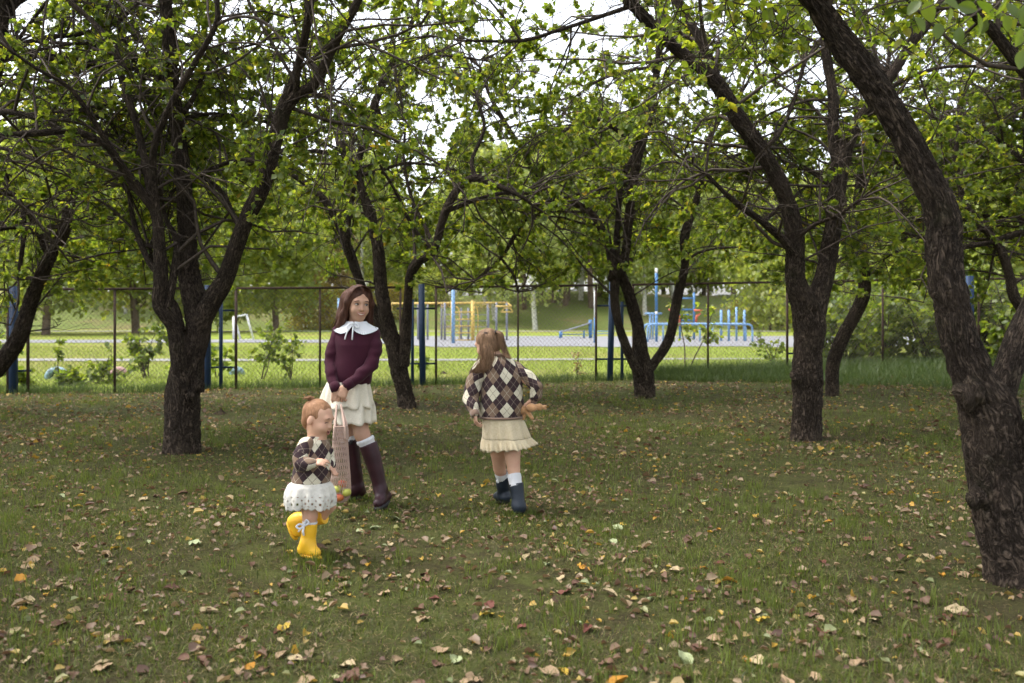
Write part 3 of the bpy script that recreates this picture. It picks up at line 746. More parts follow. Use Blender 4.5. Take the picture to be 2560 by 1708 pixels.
def displaced_tube(C, R, ns, amp, seed):
    V, F, uv = tube(C, R, ns)
    plates = 0.0
    if ns >= 60:      # flaky bark plates as real relief
        th = np.tile(np.linspace(0, 1, ns + 1), len(C)); L = uv[:, 1]; per = int(round(2 * math.pi * R.mean() * 42))
        w = 0.9 * vnoise(th * per / 3, L * 7, seed + 5, max(1, per // 3))
        n1 = vnoise(th * per, L * 12 + 3 * w, seed + 1, per); n2 = vnoise(th * per * 2, L * 30 + 2 * w, seed + 2, per * 2)
        plates = 0.017 * (np.clip(np.abs(n1 - 0.5) * 3.4, 0, 1) ** .6 - 0.6) + 0.008 * (n2 - 0.5)
    r_ = np.random.default_rng(seed); k = r_.normal(0, 1, (14, 3)) * np.array([9, 9, 4.0]); ph = r_.uniform(0, 6.28, 14)
    d = sum(np.sin(V @ k[q] + ph[q]) for q in range(14)) / 5.0
    k2 = r_.normal(0, 1, (10, 3)) * np.array([40, 40, 14.0]); d2 = sum(np.sin(V @ k2[q] + ph[q]) for q in range(10)) / 5.0
    # normals of the tube: from the axis
    ax = np.repeat(C, ns + 1, axis=0); nv = unit(V - ax)
    rr = np.repeat(R, ns + 1)
    V = V + nv * (d * amp * 0.9 * rr + d2 * amp * 0.35 * rr + plates)[:, None]
    V.reshape(-1, ns + 1, 3)[:, -1] = V.reshape(-1, ns + 1, 3)[:, 0]
    return V, F, uv

def limb_pts(limb, Y0):
    out = []
    for px, py, r, dy in limb:
        Y = Y0 + dy; p = at(px, py, Y); out.append([*p, 0.94 * r * Y / FPX])
    return np.array(out)

class Opt(dict):
    __getattr__ = dict.get

TREES = {}
def apple_tree(key, base_px, limbs, label, zmin=1.9, l1=0.155, l1len=(0.9, 2.1), l2n=8, leaves=54, lsize=(0.045, 0.078), start=0.25, seed=0, detail=1.0, Y0=None, knots=(), dead=0.25, near_bare=0.85, boughs=6, front_skip=0.65):
    global rng
    rng = np.random.default_rng(100 + seed)
    if Y0 is None: g = gp(*base_px)
    else: g = at(base_px[0], HY, Y0); g[2] = float(gz(g[0], g[1]))
    Y0 = g[1]
    root = empty('apple_tree', (g[0], g[1], g[2]), label, 'apple tree', 'gnarled apple trees of the orchard')
    L1P, L1D, L1L, L1R = [], [], [], []
    allp = [limb_pts(l, Y0) for l in limbs]
    cand = np.concatenate([p for p in allp]); cand = cand[(cand[:, 2] > max(2.2, zmin - .2)) & (cand[:, 3] > 0.012)]
    for _ in range(boughs if len(cand) else 0):
        c = cand[rng.integers(len(cand))]; a = rng.uniform(0, 2 * math.pi); up = rng.uniform(.1, .9); n_ = 7; Lb = rng.uniform(1.3, 2.6)
        d = np.array([math.cos(a), math.sin(a) + .55, up]); d = unit(d); p = c[:3].copy(); row = [[*p, min(c[3] * .7, .034)]]
        for k_ in range(1, n_):
            d = unit(d + rng.normal(0, .13, 3) + [0, 0, -.05 - .10 * k_ / n_ if p[2] > zmin + .5 else .12]); p = p + d * Lb / (n_ - 1); row.append([*p, row[0][3] * (1 - .75 * k_ / n_)])
        allp.append(np.array(row))
    for li, pts in enumerate(allp):
        if li == 0:
            pts[0, 2] = g[2] - 0.12; pts[0, 3] *= 1.03
        C = catmull(pts, 0.03 if pts[0, 3] > 0.04 else 0.06)
        big = C[:, 3].max()
        ns = int(np.clip(big * 230 * detail, 8, 48))
        if big > 0.13: C = catmull(pts, 0.022); ns = 100 if Y0 < 6 else 64
        R = np.maximum(C[:, 3], 0.006)
        V, F, uv = displaced_tube(C[:, :3], R, ns, 0.11 if big > 0.03 else 0.05, seed * 31 + li)
        add('trunk' if li == 0 else 'limb', V, F, M['bark'] if big > 0.02 else M['twig'], root, uv=uv, smooth=True)
        # side branches
        seglen = np.concatenate([[0], np.cumsum(np.linalg.norm(np.diff(C[:, :3], axis=0), axis=1))])
        T = np.gradient(C[:, :3], axis=0); T = unit(T)
        s = (seglen[-1] * start if li == 0 else 0.1)
        while s < seglen[-1]:
            k = min(np.searchsorted(seglen, s), len(C) - 1)
            s += l1 * rng.uniform(0.5, 1.5)
            p = C[k, :3]
            if p[2] < zmin - 0.35: continue
            d = rng.normal(0, 1, 3); d -= T[k] * (d @ T[k]); d = unit(d)
            d[1] += rng.uniform(0, .5)
            d = unit(d + T[k] * rng.uniform(0.0, 0.8) + np.array([0, 0, rng.uniform(0.0, 0.5)]))
            if (d[1] < -0.1 and rng.uniform() < front_skip) or (p[2] < 3.0 and rng.uniform() < 0.4): continue
            L1P.append(p); L1D.append(d); L1L.append(rng.uniform(*l1len) * (1.2 if p[2] > 3.2 else 1)); L1R.append(min(C[k, 3] * 0.55, rng.uniform(0.011, 0.027)))
        for _ in range(5):   # the limb breaks up at its end
            d = unit(T[-1] + rng.normal(0, 0.5, 3) + [0, 0, 0.15])
            L1P.append(C[-1, :3]); L1D.append(d); L1L.append(rng.uniform(l1len[0], l1len[1] * 1.1)); L1R.append(min(C[-1, 3] * 0.8, 0.016))
    for (kx, ky, kr, kdy) in knots:      # burls and pruning scars
        c = at(kx, ky, Y0 + kdy); r0 = kr * (Y0 + kdy) / FPX; nu, nv_ = 26, 16; V = []
        for a in range(nv_ + 1):
            for b in range(nu):
                ph = math.pi * a / nv_; th = 2 * math.pi * b / nu; dv = np.array([math.sin(ph) * math.cos(th), math.sin(ph) * math.sin(th), math.cos(ph)])
                V.append(c + dv * r0 * (1 + .16 * math.sin(5 * dv[0] + 3 * dv[2] + kx) + .10 * math.sin(11 * dv[1] + 9 * dv[2])) * [1, 1, 1.15])
        Fk = [[a * nu + b, (a + 1) * nu + b, (a + 1) * nu + (b + 1) % nu, a * nu + (b + 1) % nu] for a in range(nv_) for b in range(nu)]
        add('burl', V, np.array(Fk), M['bark'], root, uv=np.array(V)[:, [0, 2]], smooth=True)
    L1P = np.array(L1P); L1D = np.array(L1D); L1L = np.array(L1L); L1R = np.array(L1R)
    P1 = grow(L1P, L1D, L1L, 7, 0.22, 0.22, zmin)
    R1 = L1R[:, None] * np.linspace(1, 0.3, 7)[None]
    p, tn, f = pick(P1, l2n, 0.12)
    d = unit(rng.normal(0, 1, p.shape)); d = unit(d + tn * 0.7 + np.array([0, 0, 0.12]))
    P2 = grow(p, d, rng.uniform(0.22, 0.75, len(p)), 4, 0.30, 0.30, zmin - 0.15)
    R2 = rng.uniform(0.0034, 0.0066, len(p))[:, None] * np.linspace(1, 0.45, 4)[None]
    p3, t3, f3_ = pick(P2, 2, 0.15)
    d3 = unit(rng.normal(0, 1, p3.shape) + t3 * 0.5)
    P3 = grow(p3, d3, rng.uniform(0.03, 0.13, len(p3)), 2, 0.2, 0.1)
    R3 = np.full((len(p3), 2), 0.0026) * np.array([1, .6])
    V1, F1 = tubes_batch(P1, R1, 4); V2, F2 = tubes_batch(P2, R2, 3)
    V = np.concatenate([V1, V2]); F = np.concatenate([F1, F2 + len(V1)])
    add('branches', V, F, M['twig'], root, kind='stuff')
    # leaves sit on the spurs and twig ends
    live = (rng.uniform(0, 1, len(P2)) > dead) & (f > rng.uniform(0.2, 0.55, len(P2))) & (P2[:, 2, 2] > zmin + rng.uniform(-.35, .3, len(P2)))
    back = np.repeat((P1[:, -1, 1] - P1[:, 0, 1]) < 0.05, l2n); live &= ~(back & (rng.uniform(0, 1, len(P2)) < near_bare))
    q2, u2, _ = pick(P2[live], max(2, leaves // 2), 0.2)
    live3 = np.repeat(live, 2)
    q3, u3, _ = pick(P3[live3], max(1, leaves // 4), 0.3)
    q = np.concatenate([q2, q3]); u = np.concatenate([u2, u3])
    dd = unit(rng.normal(0, 0.8, q.shape) + u * 0.5 + np.array([0, 0, -0.35]))
    nn = unit(rng.normal(0, 0.55, q.shape) + np.array([0, 0, 0.8]))
    L = rng.uniform(*lsize, len(q)); W = L * rng.uniform(0.32, 0.45, len(q))
    V, F = leaf_mesh(q, dd, nn, L, W) if Y0 < 6 else leaf_kite(q, dd, nn, L, W)
    col = np.clip(rng.beta(2.2, 2.4, len(q)) * 0.95 + (rng.uniform(0, 1, len(q)) > 0.975) * 0.3, 0, 1)
    add('foliage', V, F, M['leaf'], root, attrs={'rnd': np.repeat(col, 6 if Y0 < 6 else 4)}, kind='stuff')
    TREES[key] = root
    return root
# traced limbs: (photo column, photo row, radius in photo pixels, metres behind the trunk's foot)
A = [
 [(453,1133,47,0),(456,1060,44,0),(459,995,43,0),(470,920,40,0),(488,850,34,0),(497,804,31,0),(485,745,29,.02),(474,689,26,.05),(468,597,23,.1),(459,459,21,.15),(444,321,18,.2),(428,210,18,.2),(427,115,18,.2),(417,38,16,.2),(411,-60,14,.2),(404,-200,10,.3)],
 [(490,830,26,-.02),(512,785,27,-.05),(535,745,27,-.1),(566,689,25,-.15),(605,574,23,-.25),(658,459,22,-.3),(689,344,20,-.35),(712,268,20,-.4),(742,176,12,-.4),(765,77,11,-.4),(773,0,10,-.4),(785,-120,8,-.3)],
 [(706,290,16,-.38),(740,240,15,-.45),(788,207,14,-.5),(834,115,13,-.6),(880,31,11,-.7),(915,-40,9,-.7),(960,-130,7,-.7)],
 [(462,1010,24,-.10),(450,940,22,-.15),(443,880,20,-.2),(434,818,19,-.24),(412,785,19,-.28),(397,757,18,-.3),(402,704,18,-.3),(398,612,16,-.3),(390,536,14,-.3),(364,497,12,-.35),(329,459,10,-.4),(268,367,9,-.5),(184,329,9,-.6),(99,333,9,-.7),(0,340,8,-.8),(-90,352,6,-.8)],
 [(394,560,13,-.3),(383,459,11,-.35),(386,367,9,-.45),(429,260,9,-.6),(490,153,8,-.7),(540,61,7,-.8),(543,0,6,-.8),(550,-80,5,-.8)],
 [(540,62,5,-.8),(597,42,4,-.85),(658,54,4,-.9),(712,107,3,-.95),(770,160,2.5,-1)],
 [(388,520,12,-.3),(367,429,11,-.2),(344,321,10,-.1),(306,199,9,0),(283,115,9,0),(222,46,8,.1),(168,0,7,.1),(120,-60,5,.1)],
 [(366,490,9,-.35),(306,413,8,-.5),(237,306,7,-.7),(176,222,6,-.9),(99,176,5.5,-1.1),(31,130,5,-1.2)],
 [(402,690,10,-.3),(375,660,9,-.2),(345,590,8,-.1),(331,540,7,0),(322,480,5,.1)],
 [(420,768,12,-.3),(432,700,11,-.28),(440,640,10,-.2),(440,597,9,-.1),(415,548,7,0),(404,500,5,.1)],
 [(452,830,14,-.1),(438,770,12,0),(420,745,10,.1),(400,700,8,.2),(372,620,6,.3)],
 [(654,412,8,-.3),(620,400,7,-.1),(551,413,6,.2),(474,451,5,.4),(430,480,4,.5)],
 [(430,210,9,.2),(390,190,7,.3),(300,165,6,.4),(200,150,5,.5),(90,132,4,.6)],
 [(443,300,9,.2),(480,250,7,.3),(520,170,5,.4),(570,130,4,.5),(640,110,3,.6)],
]
apple_tree('A', (453, 1133), A, 'thick three-stemmed apple tree with a swollen knot near its foot', seed=1, l1=.19, leaves=42, zmin=2.0, front_skip=.8, knots=((497, 965, 15, -.15), (478, 988, 12, -.19), (398, 765, 15, -.3)))
B = [
 [(1024,1021,24,0),(1012,975,23,0),(1000,933,24,0),(990,880,22,0),(972,821,19,0),(958,750,17,0),(951,702,17,.05),(944,610,15,.1),(919,519,13,.2),(895,435,10,.3),(909,351,9,.4),(937,260,9,.4),(972,168,8,.4),(1007,112,7,.4),(1035,42,5,.4),(1060,-60,4,.4)],
 [(985,870,17,.1),(940,790,14,.2),(902,709,12,.3),(874,631,12,.4),(846,561,11,.5),(803,491,10,.6),(740,442,8,.7),(691,410,7,.8),(640,400,5,.9)],
 [(876,640,8,.3),(867,596,8,.2),(881,491,7,.1),(888,421,6,0),(831,386,6,-.2),(768,379,5,-.4),(700,400,4,-.6)],
 [(1008,915,17,-.05),(1014,842,15,-.1),(1021,737,12,-.2),(1026,690,13,-.25),(1045,655,14,-.3),(1084,624,12,-.35),(1112,533,11,-.4),(1147,470,10,-.4),(1189,445,10,-.4),(1245,466,7,-.5),(1302,491,5,-.6),(1330,512,4,-.6)],
 [(1120,527,7,-.4),(1182,502,6,-.2),(1252,484,5,0),(1300,486,4,.1)],
 [(1086,622,7,-.35),(1060,560,5,-.1),(1030,500,5,.1),(1010,400,4,.3),(1015,300,3,.4)],
 [(896,440,8,.3),(850,360,7,.5),(820,270,6,.7),(800,190,5,.8)],
 [(1189,445,7,-.4),(1180,400,6,-.3),(1210,320,5,-.2),(1190,240,4,-.1)],
 [(972,168,6,.4),(1040,150,5,.5),(1120,140,4,.6),(1200,150,3,.7)],
]
apple_tree('B', (1024, 1021), B, 'slender forked apple tree whose right limb arches over like a hook', zmin=1.95, seed=2, leaves=44, near_bare=.95, front_skip=.85, lsize=(.05, .085))
C_ = [
 [(1614,992,28,0),(1611,960,27,0),(1610,933,26,0),(1606,895,20,0),(1598,840,17,.05),(1589,793,16,.1),(1568,722,13,.1),(1551,673,13,.05),(1565,630,12,0),(1572,547,11,-.1),(1586,435,12,-.2),(1610,337,12,-.3),(1631,245,11,-.4),(1645,154,9,-.5),(1649,80,8,-.5),(1640,0,6,-.5),(1632,-70,5,-.5)],
 [(1600,935,16,-.1),(1582,905,13,-.12),(1551,828,11,-.15),(1537,757,12,-.1),(1537,701,14,-.05),(1526,631,12,0),(1505,575,11,.05),(1477,533,10,.1),(1435,508,10,.1),(1400,501,10,.1),(1371,505,10,.1),(1329,526,8,.1),(1287,589,6,.1),(1252,645,5,.1),(1189,701,3,.1)],
 [(1375,503,8,.1),(1352,460,8,.1),(1329,421,7,.1),(1308,379,6,.2),(1259,302,6,.3),(1224,238,5,.3),(1200,170,4,.4)],
 [(1540,660,9,.1),(1544,561,9,.2),(1554,456,8,.3),(1582,393,7,.4),(1600,320,5,.5)],
 [(1618,930,15,.1),(1637,905,14,.15),(1674,842,13,.2),(1695,736,12,.3),(1712,666,11,.35),(1712,589,11,.4),(1740,505,9,.4),(1758,421,8,.4),(1772,351,7,.3),(1807,288,6,.2),(1849,238,5,.1),(1890,170,4,0)],
 [(1252,645,4,.1),(1285,690,3.5,0),(1294,730,3,0)],
 [(1606,345,9,-.3),(1560,335,8,-.5),(1500,300,6,-.7),(1440,310,4,-.8)],
 [(1642,170,7,-.5),(1580,175,5,-.6),(1500,200,4,-.7),(1440,240,3,-.8)],
 [(1756,430,6,.4),(1810,400,5,.5),(1870,380,4,.6)],
]
apple_tree('C', (1614, 992), C_, 'apple tree with a long mossy limb arching sideways and lyre-shaped stems', zmin=1.95, seed=3, leaves=44, near_bare=.95, front_skip=.85, knots=((1535, 690, 15, -.05), (1572, 655, 10, 0)), lsize=(.05, .085))
D = [
 [(2018,1098,42,0),(2019,1040,37,0),(2021,985,38,0),(2020,940,41,0),(2021,877,38,0),(2024,815,40,0),(2010,755,33,-.02),(1989,701,27,-.05),(1986,596,24,-.1),(1961,484,20,-.15),(1905,379,20,-.2),(1849,302,20,-.25),(1793,210,18,-.3),(1740,160,16,-.35),(1702,133,15,-.4),(1638,70,14,-.5),(1582,14,13,-.6),(1530,-50,11,-.7),(1480,-120,8,-.8)],
 [(1800,225,14,-.28),(1779,161,12,-.25),(1737,77,11,-.2),(1695,7,10,-.15),(1660,-80,7,-.1)],
 [(1984,640,14,-.1),(1961,603,12,-.2),(1905,554,10,-.3),(1856,519,8,-.4),(1814,484,6,-.5),(1765,435,5,-.6)],
 [(2035,800,28,.02),(2050,735,26,.05),(2067,675,25,.1),(2083,566,23,.15),(2094,468,22,.2),(2105,400,20,.2),(2132,327,17,.2),(2176,261,14,.2),(2230,185,14,.2),(2279,109,12,.2),(2317,65,10,.2),(2370,-30,8,.2)],
 [(2100,440,16,.2),(2083,340,15,.3),(2083,250,14,.4),(2067,142,13,.5),(2061,65,12,.5),(2050,-50,9,.5)],
 [(1582,14,7,-.6),(1500,42,6,-.7),(1393,77,5,-.8),(1302,102,5,-.9),(1160,102,3,-1)],
 [(1905,379,8,-.2),(1950,330,7,.1),(1985,250,6,.3),(2010,160,5,.5)],
 [(2094,480,8,.2),(2030,430,6,.5),(1970,420,5,.8),(1900,430,4,1.0)],
 [(1986,600,7,-.1),(2040,560,6,-.4),(2090,540,5,-.6),(2150,500,4,-.8)],
 [(2190,245,8,.2),(2260,200,6,.1),(2350,170,5,0),(2440,165,4,-.1)],
]
apple_tree('D', (2018, 1098), D, 'stout apple tree with an old collar scar round its trunk', zmin=2.05, seed=4, knots=((1996, 945, 19, -.07), (2042, 948, 17, -.04), (2034, 770, 11, -.14)))
E = [
 [(2083,990,20,0),(2080,950,18,0),(2084,905,17,0),(2105,849,17,0),(2154,751,17,.05),(2161,700,16,.1),(2159,675,15,.1),(2143,566,13,.15),(2148,457,11,.2),(2176,348,9,.2),(2197,261,8,.2),(2220,160,6,.3),(2230,60,5,.3),(2240,-30,4,.3)],
 [(2143,590,8,.15),(2125,560,7,.3),(2095,520,6,.5),(2050,470,5,.6)],
 [(2148,470,7,.2),(2200,430,6,.1),(2270,420,5,0),(2340,440,4,-.1)],
 [(2176,348,6,.2),(2240,320,5,.4),(2310,310,4,.6)],
]
apple_tree('E', (2083, 990), E, 'thin crooked apple tree growing in long grass behind the stout one', zmin=1.85, seed=5, lsize=(.05, .085))
F_ = [
 [(2552,1452,88,0),(2540,1390,84,0),(2518,1300,80,0),(2502,1200,74,0),(2486,1100,74,0),(2466,1020,68,0),(2440,965,55,0),(2418,910,50,0),(2399,849,46,0),(2376,740,43,0),(2366,697,42,0),(2362,620,40,0),(2361,566,39,0),(2345,500,38,0),(2317,446,37,0),(2241,305,34,0),(2165,185,33,0),(2099,98,32,0),(2034,0,31,-.05),(1960,-90,28,-.1),(1850,-190,24,-.2),(1700,-280,20,-.3),(1500,-340,15,-.4),(1300,-380,10,-.5)],
 [(2480,1060,50,.05),(2500,990,40,.1),(2516,945,36,.12),(2546,849,33,.18),(2585,760,31,.25),(2640,620,29,.3),(2700,450,27,.35),(2730,250,24,.4),(2740,50,20,.4),(2720,-150,16,.3)],
 [(2540,1330,45,-.05),(2575,1200,40,-.1),(2590,1080,36,-.15),(2620,950,34,-.2),(2680,800,30,-.3),(2780,600,26,-.4),(2860,350,22,-.5)],
 [(2738,330,18,.4),(2650,260,17,.42),(2557,174,16,.45),(2480,76,15,.45),(2404,10,13,.45),(2330,-60,10,.4)],
]
apple_tree('F', (2548, 1452), F_, 'massive dark apple trunk forking low with mossy crotch and sweeping limb', zmin=3.05, seed=6, l1=0.14, leaves=16, l1len=(.6, 1.4), near_bare=.3, boughs=5, front_skip=.1, knots=((2424, 985, 34, -.08), (2444, 1245, 24, -.10), (2336, 730, 13, 0)))
G = [
 [(2640,960,16,0),(2600,850,15,0),(2560,780,14,0),(2535,740,14,0),(2524,690,13,0),(2502,625,12,0),(2470,580,11,0),(2445,555,10,0),(2410,500,8,0),(2390,400,7,0),(2400,300,6,0)],
 [(2600,850,13,0),(2615,700,12,.1),(2600,560,11,.2),(2570,400,9,.3),(2560,250,7,.3),(2540,120,5,.3)],
 [(2608,580,9,.2),(2540,585,9,.1),(2480,605,8,0),(2400,620,7,-.1),(2330,640,5,-.2)],
 [(2600,560,8,.2),(2500,540,6,.4),(2400,545,5,.5)],
 [(2575,420,8,.2),(2480,340,6,.2),(2400,310,5,.2)],
]
apple_tree('G', (2640, 960), G, 'small apple tree with a dipping side stem beside the last blue post', zmin=1.7, seed=7, Y0=13.0)
Z_ = [
 [(-95,1030,28,0),(-45,960,24,0),(0,911,22,0),(46,842,20,0),(84,735,18,0),(122,650,16,0),(165,566,14,0),(176,474,13,0),(180,383,11,.1),(178,300,9,.2),(190,200,7,.2),(200,80,5,.2)],
 [(165,566,8,0),(195,548,7,.1),(230,543,6,.2),(291,536,5,.3),(340,560,4,.4),(380,600,3,.5)],
 [(140,610,8,0),(61,570,7,-.3),(-10,575,6,-.5),(-80,600,5,-.6)],
 [(120,640,7,0),(64,520,8,-.2),(58,600,6,-.3),(46,700,5,-.3)],
 [(176,480,8,0),(120,420,7,.2),(40,380,6,.4),(-50,360,5,.5)],
 [(178,400,7,.1),(230,330,6,.2),(300,290,5,.4)],
]
apple_tree('Z', (-95, 1030), Z_, 'apple tree leaning across the fence end with drooping twigs', zmin=1.35, seed=8, Y0=13.2)
Yt = [
 [(-260,1110,40,0),(-230,980,34,0),(-190,800,30,0),(-140,600,27,0),(-80,400,24,0),(-30,230,21,0),(0,120,17,0),(6,40,15,0),(20,-80,12,0),(40,-200,9,0)],
 [(8,148,11,0),(40,120,9,.1),(110,95,7,.2),(200,85,6,.3),(290,60,5,.4)],
 [(5,60,11,0),(40,10,9,.1),(90,-20,8,.2),(160,-60,6,.3)],
 [(8,150,8,0),(90,140,7,.1),(180,160,7,.2),(285,175,6,.3),(330,190,5,.4)],
 [(-80,400,14,0),(-30,300,11,-.3),(20,280,9,-.5),(110,300,7,-.6)],
 [(-60,340,12,.1),(0,420,8,.3),(30,470,6,.4),(60,520,5,.4)],
]
apple_tree('Y', (-260, 1110), Yt, 'apple tree with pale peeling stem rising past the thick three-stemmed tree', zmin=2.3, seed=9, Y0=9.6)

# orchard trees that stand beside and behind the viewpoint; their crowns shade the grass
for key, (x, y, rot, sc), lab in (
    ('D', (-5.2, 4.4, 1.9, 1.0), 'stout apple tree on the near left side of the orchard'),
    ('A', (8.6, 6.2, 0.8, 1.0), 'three-stemmed apple tree right of the massive dark trunk'),
    ('B', (-9.5, 13.0, 2.1, 1.0), 'slender apple tree left of the leaning one'),
    ('C', (9.5, 15.2, 2.4, 1.0), 'apple tree beyond the dipping side stem at the fence'),
):
    t_ = copy_tree(TREES[key]); t_.location = (x, y, float(gz(x, y))); t_.rotation_euler = (0, 0, rot); t_.scale = (sc,) * 3
    t_['label'] = lab

# big leaves of the sweeping tree's lowest twig hang close by
rng = np.random.default_rng(55)
tf = TREES['F']
c0 = at(2600, -60, 3.7)
for k, tip in enumerate(((2290, 60, 3.45), (2400, 95, 3.5), (2475, 60, 3.4), (2560, 120, 3.45))):
    pts = catmull(np.c_[np.array([c0, (c0 * .5 + at(*tip) * .5) + [0, 0, .05], at(tip[0], tip[1] - 30, tip[2])]), [.006, .004, .002]], .03); V, F, uv = tube(pts[:, :3], pts[:, 3], 5); add('twig', V, F, M['twig'], tf)
lc = [(2325,30,54,-70),(2372,45,50,-100),(2400,90,44,-80),(2445,60,56,-85),(2462,25,60,-40),(2500,15,52,-120),(2530,30,48,-60),(2548,95,46,-110),(2300,62,42,-60),(2345,78,40,-95),(2285,20,44,-130),(2552,150,48,-100),(2515,60,42,-75),(2420,20,46,-20),(2560,40,50,-90),(2380,10,44,-50)]
for px, py, sz, ang in lc:
    Yl = 3.45 + rng.uniform(-.1, .15); L = sz * Yl / FPX; d = np.array([math.cos(math.radians(ang)), rng.uniform(-.3, .3), math.sin(math.radians(ang))]); p = at(px, py, Yl) - d * L * .5
    V, F_l = [], []; n_, m_ = 7, 5; D_ = unit(d); nn_ = unit(rng.normal(0, .6, 3) + [0, -1, .5]); S_ = unit(np.cross(D_, nn_)); U_ = np.cross(S_, D_); cu = rng.uniform(.1, .45); be = rng.uniform(-.2, .25)
    for a in range(n_):
        t = a / (n_ - 1); wd = .36 * L * math.sin(math.pi * min(.98, max(.02, t)) ** .85) ** .75
        for b in range(m_):
            q = (b - 2) / 2; V.append(p + D_ * L * t + S_ * wd * q + U_ * (cu * wd * abs(q) + be * L * (t - .5) ** 2))
    Fl = np.array([[a * m_ + b, a * m_ + b + 1, (a + 1) * m_ + b + 1, (a + 1) * m_ + b] for a in range(n_ - 1) for b in range(m_ - 1)])
    add('leaf', np.array(V), Fl, M['leaf'], tf, attrs={'rnd': np.full(len(V), rng.uniform(.05, .45))}, smooth=True)
# ------------------------------------------------------------------ far trees
def far_tree(name, kind, h, seed, nclump, leafmat_, barkm, trunk_r, crown, leaf=0.24, per=60, droop=0.0, bare=0.3, lean=0.0):
    """prototype: trunk, a few limbs, clumped foliage. crown=(rx, z0, z1)"""
    global rng
    rng = np.random.default_rng(seed)
    root = empty(name, (0, 0, 0), kind, 'tree', 'trees on the bank beyond the play area')
    n = 12; zz = np.linspace(-0.3, h * 0.94, n)
    C = np.stack([lean * zz + 0.25 * np.sin(zz * 0.35 + seed), 0.2 * np.sin(zz * 0.3 + 2 * seed), zz], 1)
    V, F, uv = tube(C, trunk_r * np.linspace(1.15, 0.15, n), 8); add('trunk', V, F, barkm, root, uv=uv, smooth=True)
    rx, z0, z1 = crown; mb = MB()
    cs = []
    for k in range(nclump):
        z = z0 + (z1 - z0) * rng.uniform(0, 1) ** 0.9; t_ = (z - z0) / (z1 - z0)
        w = rx * (math.sin(math.pi * (0.18 + 0.80 * t_)) ** 0.8) * rng.uniform(0.25, 1.05); a = rng.uniform(0, 2 * math.pi)
        base = np.array([np.interp(z - w * 0.4, zz, C[:, 0]), np.interp(z - w * 0.4, zz, C[:, 1]), max(z - w * 0.4, 1.0)])
        c = np.array([base[0] + w * math.cos(a), base[1] + w * math.sin(a), z]); cs.append(c)
        if k % 2 == 0: mb.tube([base, (base + c) / 2 + [0, 0, 0.2 * w], c], [trunk_r * .25, trunk_r * .16, 0.02], 4, caps=False)
    mb.build('limbs', barkm, root, kind='stuff')
    cs = np.array(cs); q = np.repeat(cs, per, axis=0) + rng.normal(0, 1, (len(cs) * per, 3)) * np.array([0.75, 0.75, 0.55]) * (rx / 4.0)
    if droop: q[:, 2] -= np.abs(rng.normal(0, droop, len(q)))
    dd = unit(rng.normal(0, 1, q.shape) + [0, 0, -0.6 - droop]); nn = unit(rng.normal(0, 1, q.shape))
    L = rng.uniform(0.7, 1.3, len(q)) * leaf; V, F = leaf_mesh(q, dd, nn, L, L * 0.4)
    add('crown', V, F, leafmat_, root, attrs={'rnd': np.repeat(np.clip(rng.beta(2, 2, len(q)), 0, 1), 6)}, kind='stuff')
    return root

protos = {
    'birch': far_tree('birch_tree', 'white-stemmed birch with hanging pale foliage on the bank', 17, 41, 70, M['leaf_birch'], M['bark_birch'], 0.22, (3.4, 3.2, 16), 0.36, 95, 0.8),
    'birch2': far_tree('birch_tree', 'white-stemmed birch', 15, 42, 60, M['leaf_birch'], M['bark_birch'], 0.17, (2.8, 3.5, 14), 0.36, 85, 0.7, lean=-0.13),
    'broad': far_tree('broadleaf_tree', 'broad green tree', 15, 43, 110, M['leaf_far'], M['bark_pine'], 0.28, (5.0, 2.6, 14.5), 0.42, 85),
    'broad2': far_tree('broadleaf_tree', 'broad green tree', 12, 44, 90, M['leaf_far'], M['bark_pine'], 0.22, (4.2, 1.5, 11.5), 0.40, 85),
    'pine': far_tree('pine_tree', 'tall pine with bare brown trunk', 18, 45, 70, M['leaf_far'], M['bark_pine'], 0.26, (3.2, 6.5, 17.5), 0.36, 85),
    'larch': far_tree('larch_tree', 'straw-coloured larch with drooping sprays', 12, 46, 60, M['leaf_pale'], M['bark_pine'], 0.2, (3.2, 2.5, 11.5), 0.30, 85, 0.7),
    'yellow': far_tree('yellow_shrub', 'rounded shrub with yellow autumn leaves', 4.2, 47, 45, M['leaf_yellow'], M['bark_pine'], 0.06, (2.6, 0.3, 4.0), 0.2, 70),
    'bush': far_tree('green_bush', 'low green bush', 3.2, 48, 40, M['leaf_far'], M['bark_pine'], 0.05, (2.6, 0.2, 3.0), 0.2, 70),
}
used = set()
MARKS = ((-60, 'past the leaning apple trunk'), (180, 'above the pink tyre'), (330, 'left of the thick three-stemmed tree'), (480, 'behind the thick three-stemmed tree'), (620, 'behind the small goal'), (760, 'behind the yellow shrub'), (900, 'behind the person in maroon'), (1020, 'behind the hooked slender tree'), (1130, 'behind the yellow ladder'), (1260, 'behind the end of the monkey bars'), (1400, 'behind the pine clump'), (1530, 'behind the lyre-shaped stems'), (1660, 'behind the tall blue pole'), (1780, 'behind the parallel bars'), (1910, 'beside the end of the parallel bars'), (2030, 'behind the stout tree'), (2160, 'behind the thin crooked tree'), (2300, 'behind the thicket'), (2420, 'behind the last blue post'), (2560, 'past the massive dark trunk'))
def mark(px): return min(MARKS, key=lambda m_: abs(m_[0] - px))[1]
def put(kind, px, Y, label, sc=1.0, rot=None, py=None):
    p = protos[kind]; x = (px - CX) * Y / FPX
    o = p if kind not in used else copy_tree(p); used.add(kind)
    z = float(slope_z(x, Y)) if Y > 78 else float(gz(x, Y))
    o.location = (x, Y, z - 0.05); o.rotation_euler = (0, 0, random.uniform(0, 6.28) if rot is None else rot); o.scale = (sc, sc, sc * random.uniform(0.93, 1.07))
    o['label'] = label
put('birch', 1340, 81, 'thick white birch standing forward on the bank before the pines', 0.95, 0)
